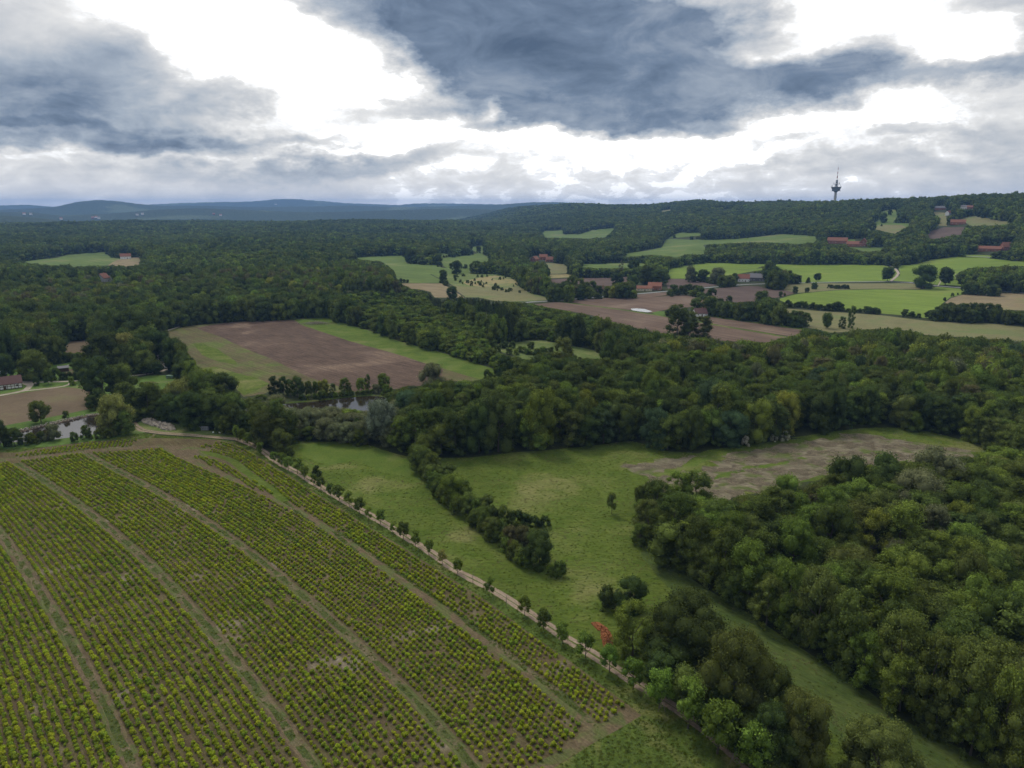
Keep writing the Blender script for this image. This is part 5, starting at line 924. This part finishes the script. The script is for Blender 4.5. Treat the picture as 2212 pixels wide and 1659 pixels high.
part('pod',lathe([(3.7,zf(955)),(5,zf(935)),(11.5,zf(900)),(11.8,zf(860)),(13.2,zf(830)),(14.2,zf(795)),(3.5,zf(790))],28),'steel',tw)
part('railing',lathe([(14.9,zf(795)),(15.6,zf(786)),(15.6,zf(782)),(14.9,zf(782))],28),'steel',tw)
part('lower_gallery',lathe([(3.6,zf(915)),(14.6,zf(912)),(14.6,zf(904)),(3.6,zf(904))],28),'steel',tw)
part('upper_gallery',lathe([(3.2,zf(700)),(9.5,zf(697)),(9.5,zf(688)),(3.2,zf(688))],24),'steel',tw)
part('mast_base',lathe([(3.0,zf(690)),(3.3,zf(640)),(3.0,zf(570)),(1.5,zf(560))]),'steel',tw)
ys=[560,500,430,370,300,240,160,100]
for i in range(7): part('mast_section',lathe([(1.35-.16*i,zf(ys[i])),(1.25-.16*i,zf(ys[i+1]))],10),'red' if i%2 else 'white',tw)
for i in range(10):
    a=i*.628+.2; part('antenna',box(14.2*math.cos(a)-.25,14.2*math.cos(a)+.25,14.2*math.sin(a)-.25,14.2*math.sin(a)+.25,zf(795),zf(795)+4+2*(i%3)),'steel',tw)
for i in range(6):
    a=i*1.05; part('dish',box(9*math.cos(a)-.7,9*math.cos(a)+.7,9*math.sin(a)-.7,9*math.sin(a)+.7,zf(690),zf(690)+2.5+(i%2)*2.5),'white',tw)
# ------------------------------------------------------------------ houses
def house(name,lab,tg,x,y,wz,dep,hw,hr,yaw,roof,wall,cat='house',nwin=4,chim=True,half=False,door=True):
    b=unproj(T(tg,[(x,y)]))[0]; dist=math.dist(b,(0,0,CAMH)); W=wz*K(tg)/(FP/dist); n_=b[:2]/np.linalg.norm(b[:2]); b=np.array([b[0]+n_[0]*dep*.5,b[1]+n_[1]*dep*.5,0]); b[2]=float(H(b[0],b[1]))
    e=D.objects.new(name,None); C.objects.link(e); e.location=tuple(b); e.rotation_euler=(0,0,R(yaw)-math.atan2(n_[0],n_[1])); tag(e,lab,cat)
    w2,d2=W/2,dep/2
    V=[(-w2,-d2,-1),(w2,-d2,-1),(w2,d2,-1),(-w2,d2,-1),(-w2,-d2,hw),(w2,-d2,hw),(w2,d2,hw),(-w2,d2,hw),(-w2,0,hw+hr),(w2,0,hw+hr)]
    part('wall',(V,[(0,3,2,1),(0,1,5,4),(2,3,7,6),(1,2,6,9,5),(3,0,4,8,7)]),wall,e)
    o_=.5; k_=hr/d2; th=.28; rw=w2+o_
    for s_ in (-1,1):
        A_=[(-rw,s_*(d2+o_),hw-o_*k_+.05),(rw,s_*(d2+o_),hw-o_*k_+.05),(rw,0,hw+hr+.05),(-rw,0,hw+hr+.05)]; V=A_+[(a,b_,c+th) for a,b_,c in A_]
        part('roof',(V,[(0,1,2,3),(7,6,5,4),(0,4,5,1),(1,5,6,2),(2,6,7,3),(3,7,4,0)]),roof,e)
    if chim: part('chimney',box(w2*.3,w2*.3+.9,-.4,.5,hw+hr*.6,hw+hr+1.1),'brick',e)
    for i in range(nwin):
        cx=-w2+(i+.5)*W/max(nwin,1)+.6
        if i==nwin//2 and door: part('door',box(cx-.6,cx+.6,-d2-.06,-d2+.1,0,2.1),'wood',e)
        else:
            fr=part('window',box(cx-.65,cx+.65,-d2-.05,-d2+.1,1.0,2.3),'white',e); part('pane',box(cx-.5,cx+.5,-d2-.08,-d2-.03,1.15,2.15),'glass',fr)
    for s_ in (-1,1):
        fr=part('window',box(s_*w2-.05,s_*w2+.05,-.7,.7,hw+.2,hw+1.4),'white',e); part('pane',box(s_*w2-.08,s_*w2+.08,-.5,.5,hw+.35,hw+1.25),'glass',fr)
    if half:
        k2=int(W/1.6)
        for i in range(k2+1): xx=-w2+i*W/k2; part('timber',box(xx-.13,xx+.13,-d2-.07,-d2+.02,0,hw),'wood',e)
        for zz in (.15,hw*.5,hw-.15): part('timber',box(-w2-.02,w2+.02,-d2-.09,-d2+.02,zz-.12,zz+.12),'wood',e)
    return e
house('farmhouse','half-timbered farm building with white panels at the left edge','B7',60,1015,370,9,3.0,3.4,0,'darktile','white',nwin=3,half=True,chim=False)  # dark roof tone: brown shading by the tree put into the colour
house('farmhouse','orange roofed house behind the dark tree at the left edge','B7',80,640,330,10,3.5,4.8,0,'tile','white')
house('farmhouse','farmhouse roof hardly seen between the farm trees at the left edge','B7',-40,790,260,10,3.5,4.5,90,'tile','white')
house('farmhouse','cream coloured long wing with a pale orange roof','A3',1140,683,120,9,3.2,2.8,4,'tile','cream',nwin=5,chim=False)
house('farmhouse','brick house with a red roof beside the cream wing','A3',1228,676,105,11,5,4,-6,'tile2','brick')
house('farmhouse','white house with a red roof beside the grey barn','A3',1960,606,85,10,4.5,5,0,'tile2','white')
house('barn','long grey roofed barn right of the white house','A3',2070,600,110,14,4.5,5,-4,'slate','slate','barn',nwin=5,chim=False)
house('farmhouse','orange roofed farmhouse beyond the orchard wood','A3',238,440,62,11,4.5,5,60,'tile','brick')
house('barn','brown roofed barn in the middle of the far farm','A3',308,425,65,12,5,5,0,'tile2','brick','barn',chim=False)
house('barn','reddish barn at the right end of the far farm','A3',358,442,60,12,4,5,10,'tile2','brick','barn',chim=False)
house('shed','small dark roof at the left end of the far farm','A3',150,420,40,9,3,3,0,'slate','brick','shed',nwin=2,chim=False)
house('farmhouse','long orange roofed farm building on the rising ground','A4',670,635,135,13,5,6,-5,'tile','brick',nwin=6)
house('barn','long brown red barn with an orange gable','A4',825,660,130,13,4,5,0,'tile2','brick','barn',nwin=5,chim=False)
house('barn','steep brown red cross barn at the end of the long barn','A4',885,655,60,14,6,8,85,'tile2','tile','barn',nwin=2,chim=False)
house('barn','long low red roofed barn at the right side','A4',1915,700,145,11,4,4,-2,'tile','brick','barn',nwin=6,chim=False)
house('farmhouse','steep orange roofed house at the right side','A4',2062,690,60,12,5,7,30,'tile','brick')
house('farmhouse','orange roofed house above the small brown field','A4',1665,478,90,11,4,5,0,'tile','brick')
house('farmhouse','grey roofed brick house high on the ridge','A4',1522,358,78,11,5,4,0,'slate','brick')
house('farmhouse','white house with a grey roof high on the ridge','A4',1718,352,55,11,6,3,0,'slate','white')
house('farmhouse','small orange house beside the white one on the ridge','A4',1765,350,35,10,4,4,0,'tile','brick')
house('farmhouse','pale roofed house half hidden below the ridge','A4',1588,402,38,10,5,5,60,'tile2','white')
house('farmhouse','white gabled house with an orange roof in the left forest','A5',770,722,62,11,5,6,55,'tile','white')
house('farmhouse','white house in the forest clearing','A5',935,552,62,11,4.5,5,0,'tile2','white')
house('cottage','small house with a dark red roof and white gable beside the brown field','A3',1598,893,95,10,3,4,20,'darktile','white','house',nwin=3)
house('shed','brown board shed beside the farm road','A3',770,690,70,9,2.6,4.5,10,'wood','wood','shed',nwin=2,chim=False)
house('garden_shelter','open dark shelter in the sand paddock','B7',950,745,110,4.5,2.2,.9,0,'slate','wood','shelter',nwin=0,chim=False,door=False)
FARV=[('A5',690,255,'orange','tile','brick'),('A5',715,250,'white','tile2','white'),('A5',735,256,'pale','slate','white'),('A5',455,262,'red','tile','white'),('A5',1020,232,'white','slate','white'),('A5',1590,228,'orange','tile','brick'),('A5',1640,236,'white','tile2','white'),('A5',2050,150,'white','slate','white'),('A5',230,228,'grey','slate','white'),('A5',180,226,'white','tile2','white'),('A5',1060,226,'small white','slate','white')]
for i,(tg,x,y,cn,rf,wl) in enumerate(FARV): house('distant_house',f'{cn} speck of a house far off in the blue valley, {ORD[i]} counted','%s'%tg,x,y,16,30,8,7,0,rf,wl,nwin=0,door=False)
# ------------------------------------------------------------------ hunting hide, cart, trailer, heaps, stakes
def grp(name,lab,cat,loc,rz=0,group=None):
    e=D.objects.new(name,None); C.objects.link(e); e.location=loc; e.rotation_euler=(0,0,rz); tag(e,lab,cat,group); return e
e=grp('hunting_hide','small raised wooden hide on the rough clearing','hide',tuple(gp('A3',748,1172)))
part('cabin',box(-1.1,1.1,-1.1,1.1,2.6,4.6),'wood',e); part('roof',box(-1.4,1.4,-1.4,1.4,4.6,4.75),'slate',e); part('window',box(-.6,.6,-1.14,-1.08,3.6,4.1),'glass',e)
for a,b_ in ((-1,-1),(1,-1),(1,1),(-1,1)): part('leg',tube([(a*1.3,b_*1.3,0),(a,b_,2.6)],[.09,.09],5),'wood',e)
e=grp('farm_trailer','white covered trailer standing on the drive bend','trailer',tuple(gp('A1',1250,524)),.5)
part('body',box(-2.2,2.2,-1,1,.7,2.2),'white',e); part('cover',box(-1.4,2.1,-.9,.9,2.2,2.7),'white',e); part('drawbar',box(-3.6,-2.2,-.06,.06,.6,.75),'steel',e)
for s_ in (-1,1): part('wheel',tube([(.3,s_*1.0,.45),(.3,s_*1.2,.45)],[.45,.45],12),'steel',e)
e=grp('farm_cart','green farm cart on the edge of the grass clearing','cart',tuple(gp('A1',1268,598)),-.2)
part('body',box(-2.4,2.4,-1.1,1.1,.8,1.7),'green_paint',e)
for a in (-1.5,1.5):
    for s_ in (-1,1): part('wheel',tube([(a,s_*1.05,.45),(a,s_*1.25,.45)],[.45,.45],12),'steel',e)
e=grp('wire_cage','grey wire crates under the dark trees beside the track','crate',tuple(gp('A1',1505,982)))
for i in range(9): part('bar',box(-3+i*.75-.04,-3+i*.75+.04,-.9,-.82,0,1.8),'concrete',e)
for z in (.1,.6,1.2,1.75): part('rail',box(-3,3,-.92,-.8,z,z+.1),'concrete',e)
part('box',box(-2.9,2.9,-.6,.8,0,1.5),'steel',e)
e=link('plank_stack',mkmesh('plank_stack',*box(-2.2,2.2,-.4,.4,0,.35),M['white']),None,gp('A1',1615,1003),(0,0,-.15)); tag(e,'low stack of white planks on the grass beside the track','planks')
def rocks(name,tg,outline,nn,size,hh,mats,label,cat='heap',kind=None):
    W_=unproj(T(tg,outline)); c_=W_.mean(0); Q=W_[:,:2]; g=np.random.default_rng(nn); V=[];F=[];mi=[]; o=0; P_=[]
    while len(P_)<nn:
        p=g.uniform(Q.min(0),Q.max(0)); 
        if inpoly(p[None],Q)[0]: P_.append(p)
    P_=np.array(P_); dd=segdist(P_,Q); dmx=dd.max()
    for p,d_ in zip(P_,dd):
        z=hh*min(1,d_/dmx)*g.uniform(.2,1); s=size*g.uniform(.5,1.5,3); rot=np.array(Euler(g.uniform(0,3,3)).to_matrix()); v=np.array(box(-.5,.5,-.5,.5,-.5,.5)[0])*s*(1+g.uniform(-.25,.25,(8,1))); v=v@rot.T+[p[0]-c_[0],p[1]-c_[1],z]
        V.append(v); F+= [tuple(i+o for i in f) for f in box(0,1,0,1,0,1)[1]]; o+=8; mi+=[g.integers(len(mats))]*6
    me=mkmesh(name,np.concatenate(V),F); [me.materials.append(M[m_]) for m_ in mats]; me.polygons.foreach_set('material_index',np.array(mi,np.int32)); ob=link(name,me,None,(c_[0],c_[1],float(H(c_[0],c_[1])))); tag(ob,label,cat if not kind else None,None,kind); return ob
M['stone1']=flat('pale_rubble',(.40,.35,.28)); M['stone2']=flat('grey_rubble',(.26,.23,.20)); M['redbrick']=flat('broken_brick',(.22,.080,.035),.9,.3,6); M['redbrick2']=flat('orange_brick',(.33,.135,.055),.9,.3,6)
rocks('rubble_heap','A1',[(1055,915),(1090,900),(1140,905),(1200,935),(1290,950),(1300,985),(1230,985),(1160,960),(1080,935)],420,.8,1.6,['stone1','stone2','stone1'],'long heap of pale building rubble beside the sandy track','heap')
rocks('brick_heap','B3',[(1905,1230),(1950,1228),(1972,1275),(1965,1315),(1925,1315),(1908,1270)],520,.32,2.3,['redbrick','redbrick2'],'orange red heap of broken bricks under the yellowish green tree','heap')
rocks('brick_heap','B3',[(1845,1180),(1890,1178),(1928,1205),(1930,1225),(1890,1222)],320,.28,.9,['redbrick','redbrick2'],'flatter trail of broken bricks on the grass above the brick heap','heap')
rocks('bank_stones','A1',[(60,1000),(200,965),(350,930),(540,888),(680,862),(760,858),(760,868),(680,874),(540,903),(350,948),(200,982),(70,1012)],260,.35,.35,['stone2','stone1','stone2'],'loose stones along the muddy pond bank','heap','stuff')
rocks('brick_rubble','A1',[(1355,625),(1390,630),(1400,655),(1370,660)],80,.5,.8,['redbrick','stone2'],'small heap of bricks and stones under the belt trees','heap')
c_=gp('A2',350,195); g=random.Random(4); ps=[]
for i in range(220):
    a=g.uniform(0,6.28); L=g.uniform(2,6); x,y=g.gauss(0,6.5),g.gauss(0,2.6); z=g.uniform(0,2.2)*math.exp(-(x/9)**2-(y/4)**2); dz=g.uniform(-.6,1.1)
    ps.append(tube([(x,y,z),(x+math.cos(a)*L,y+math.sin(a)*L,max(z+dz,.05))],[.10,.03],3))
V,F=join(ps); o=link('brush_heap',mkmesh('brush_heap',V,F,M['dead']),None,c_); tag(o,'grey brown heap of cut branches at the end of the grass strip','heap')
for (x,y0,y1,l) in ((1172,905,952,'thin stake without a tree, upper one beside the sandy track'),(1363,1040,1088,'thin stake without a tree, lower one beside the sandy track')):
    b=gp('B3',x,y1); o=link('tree_stake',mkmesh('tree_stake',*join([tube([(0,0,0),(0,0,3.2)],[.07,.05],5),tube([(0,0,2),(.5,.2,2.8)],[.03,.02],4),tube([(0,0,1.6),(-.5,-.1,2.3)],[.03,.02],4)]),M['dead']),None,b); tag(o,l,'stake')
for (x,y,l) in ((570,1200,'upper'),(895,1440,'lower')):
    e=grp('tree_support',f'slanting wooden tree support frame, {l} one at the foot of the bright young trees','frame',tuple(gp('A6',x,y)))
    for a,b_ in ((-.7,0),(.7,0),(0,.8)): part('post',tube([(a,b_,0),(a*.2,b_*.2,2.4)],[.06,.05],5),'dead',e)
    part('crossbar',tube([(-.5,0,1.2),(.5,0,1.2)],[.04,.04],5),'dead',e)
e=grp('stone_arch','small stone arch over the ditch below the large dark tree','culvert',tuple(gp('A1',835,745)))
part('wall',box(-2.6,-.9,-.5,.5,-1.5,1.3),'stone1',e); part('wall',box(.9,2.6,-.5,.5,-1.5,1.3),'stone1',e); part('lintel',box(-1.3,1.3,-.55,.55,1.3,1.9),'stone2',e)
# tufts of tall grass: verges, aisles and meadow
M['tuft']=leaf_mat('tall_grass_tufts',(.14,.185,.032),.4,.3); M['tuft_dry']=leaf_mat('dry_tufts',(.21,.19,.095),.4,.3); M['tuft_straw']=leaf_mat('straw_tufts',(.215,.185,.125),.3,.5)
def tuft(name,seed,nn,mat,spread=.5,lie=0.):
    g=np.random.default_rng(seed); V=[];F=[]
    for i in range(nn):
        a=g.uniform(0,6.28); r_=spread*math.sqrt(g.uniform()); p=np.array([r_*math.cos(a),r_*math.sin(a),0]); h_=g.uniform(.5,1.)*(1-.5*r_/spread); ln=np.array([g.normal(0,.25)+lie,g.normal(0,.25),1.])*[1,1,1-.7*min(lie,1)]; b_=g.uniform(0,3.14); wv=np.array([math.cos(b_),math.sin(b_),0])*.09
        V+=[p-wv,p+wv,p+ln*h_]; F.append((3*i,3*i+1,3*i+2))
    return mkmesh(name,np.array(V),np.array(F),mat)
CR['tuft']=[tuft('tuft',i,26,M['tuft']) for i in range(4)]; CR['dry']=[tuft('dry_tuft',i+5,26,M['tuft_dry']) for i in range(3)]; CR['straw']=[tuft('straw_tuft',i+9,30,M['tuft_straw'],.6,1.2) for i in range(4)]
def tcol(shape):
    c_=D.collections.new('source_'+shape)
    for i,me in enumerate(CR[shape]): c_.objects.link(D.objects.new(f'{i:03d}_{shape}',me))
    return c_,len(CR[shape])
def fill(Q,dens,nmax):
    a,b_=Q.min(0),Q.max(0); nn=int(min(nmax*3,(b_[0]-a[0])*(b_[1]-a[1])*dens)); P_=rng.uniform(a,b_,(nn,2)); return P_[inpoly(P_,Q)][:nmax]
def tufts(name,P_,shape,s0,s1,hh,label,lay=None):
    own_ok=len(P_)
    if own_ok==0: return
    cc,nv=tcol(shape); n_=len(P_); s=rng.uniform(s0,s1,n_); rz=rng.uniform(0,6.28,n_) if lay is None else lay+rng.normal(0,.5,n_)
    scatter(name,np.column_stack([P_,HZ_(P_)]),np.column_stack([np.zeros(n_),np.zeros(n_),rz]),np.column_stack([s,s,s*hh]),rng.integers(0,nv,n_),cc,label)
def owner_of(P_):
    ow=np.full(len(P_),-1)
    for k,g in enumerate(G): ow[inpoly(P_,g[2])]=k
    return ow
GN=[g[0] for g in G]; GM=[g[1] for g in G]
ver=[g[2] for g in G if g[0]=='verge'][0]; P_=fill(ver[np.hypot(ver[:,0],ver[:,1])<420],1.6,60000); ow=owner_of(P_); ok=np.array([GM[k]=='verge' for k in ow]); tufts('verge_grass',P_[ok],'tuft',.4,.8,.5,'tall tufted grass of the verges round the plantation')
am=np.array([GM[k]=='aisle_green' for k in ow]); pp=np.concatenate([fill(g[2],5.,6000) for g in G if g[1]=='aisle_green']); tufts('aisle_weeds',pp,'tuft',.35,.8,.5,'low weeds growing along the grass aisles')
pp=np.concatenate([fill(l_[2],.5,500) for l_ in G if l_[1]=='aisle_green']); nz=snoise(pp[:,0],pp[:,1],9,5); pp=pp[nz>.7]; tufts('aisle_straw',pp,'dry',.6,1.2,.6,'bleached grass clumps in the aisles')
md=[g[2] for g in G if g[0]=='meadow'][0]; P_=fill(md,.45,30000); ow=owner_of(P_); ok=np.array([GM[k] in('meadow','tall') for k in ow]); nz=snoise(P_[:,0],P_[:,1],22,5); tufts('meadow_grass',P_[ok&(nz<.35)],'tuft',.4,.8,.35,'tufts of grass on the meadow'); tufts('meadow_straw',P_[ok&(nz>=.35)],'dry',.4,.8,.3,'dry straw coloured tufts on the meadow')
for i,g in enumerate([g for g in G if g[1]=='reed']):
    P_=fill(g[2],1.6,22000); nz=snoise(P_[:,0],P_[:,1],12,2); tufts('straw_stalks',P_[nz>.05],'straw',.7,1.5,.5,'flattened straw stalks lying in the meadow patch',2.9)
HAZE=6.2e-5
zmin=-62.; hb=link('haze',mkmesh('haze',[(x,y,z) for z in (zmin,262.) for x,y in ((-18800,-18800),(18800,-18800),(18800,18800),(-18800,18800))],[(0,3,2,1),(4,5,6,7),(0,1,5,4),(1,2,6,5),(2,3,7,6),(3,0,4,7)]))
m,n=newmat('haze'); v=n.add('ShaderNodeVolumePrincipled',{'Color':(.27,.51,1.,1),'Density':HAZE,'Anisotropy':.0}); n.add('ShaderNodeOutputMaterial',{1:v.outputs[0]}); hb.data.materials.append(m)
tag(hb,'thin blue haze over the land',None,None,'stuff')
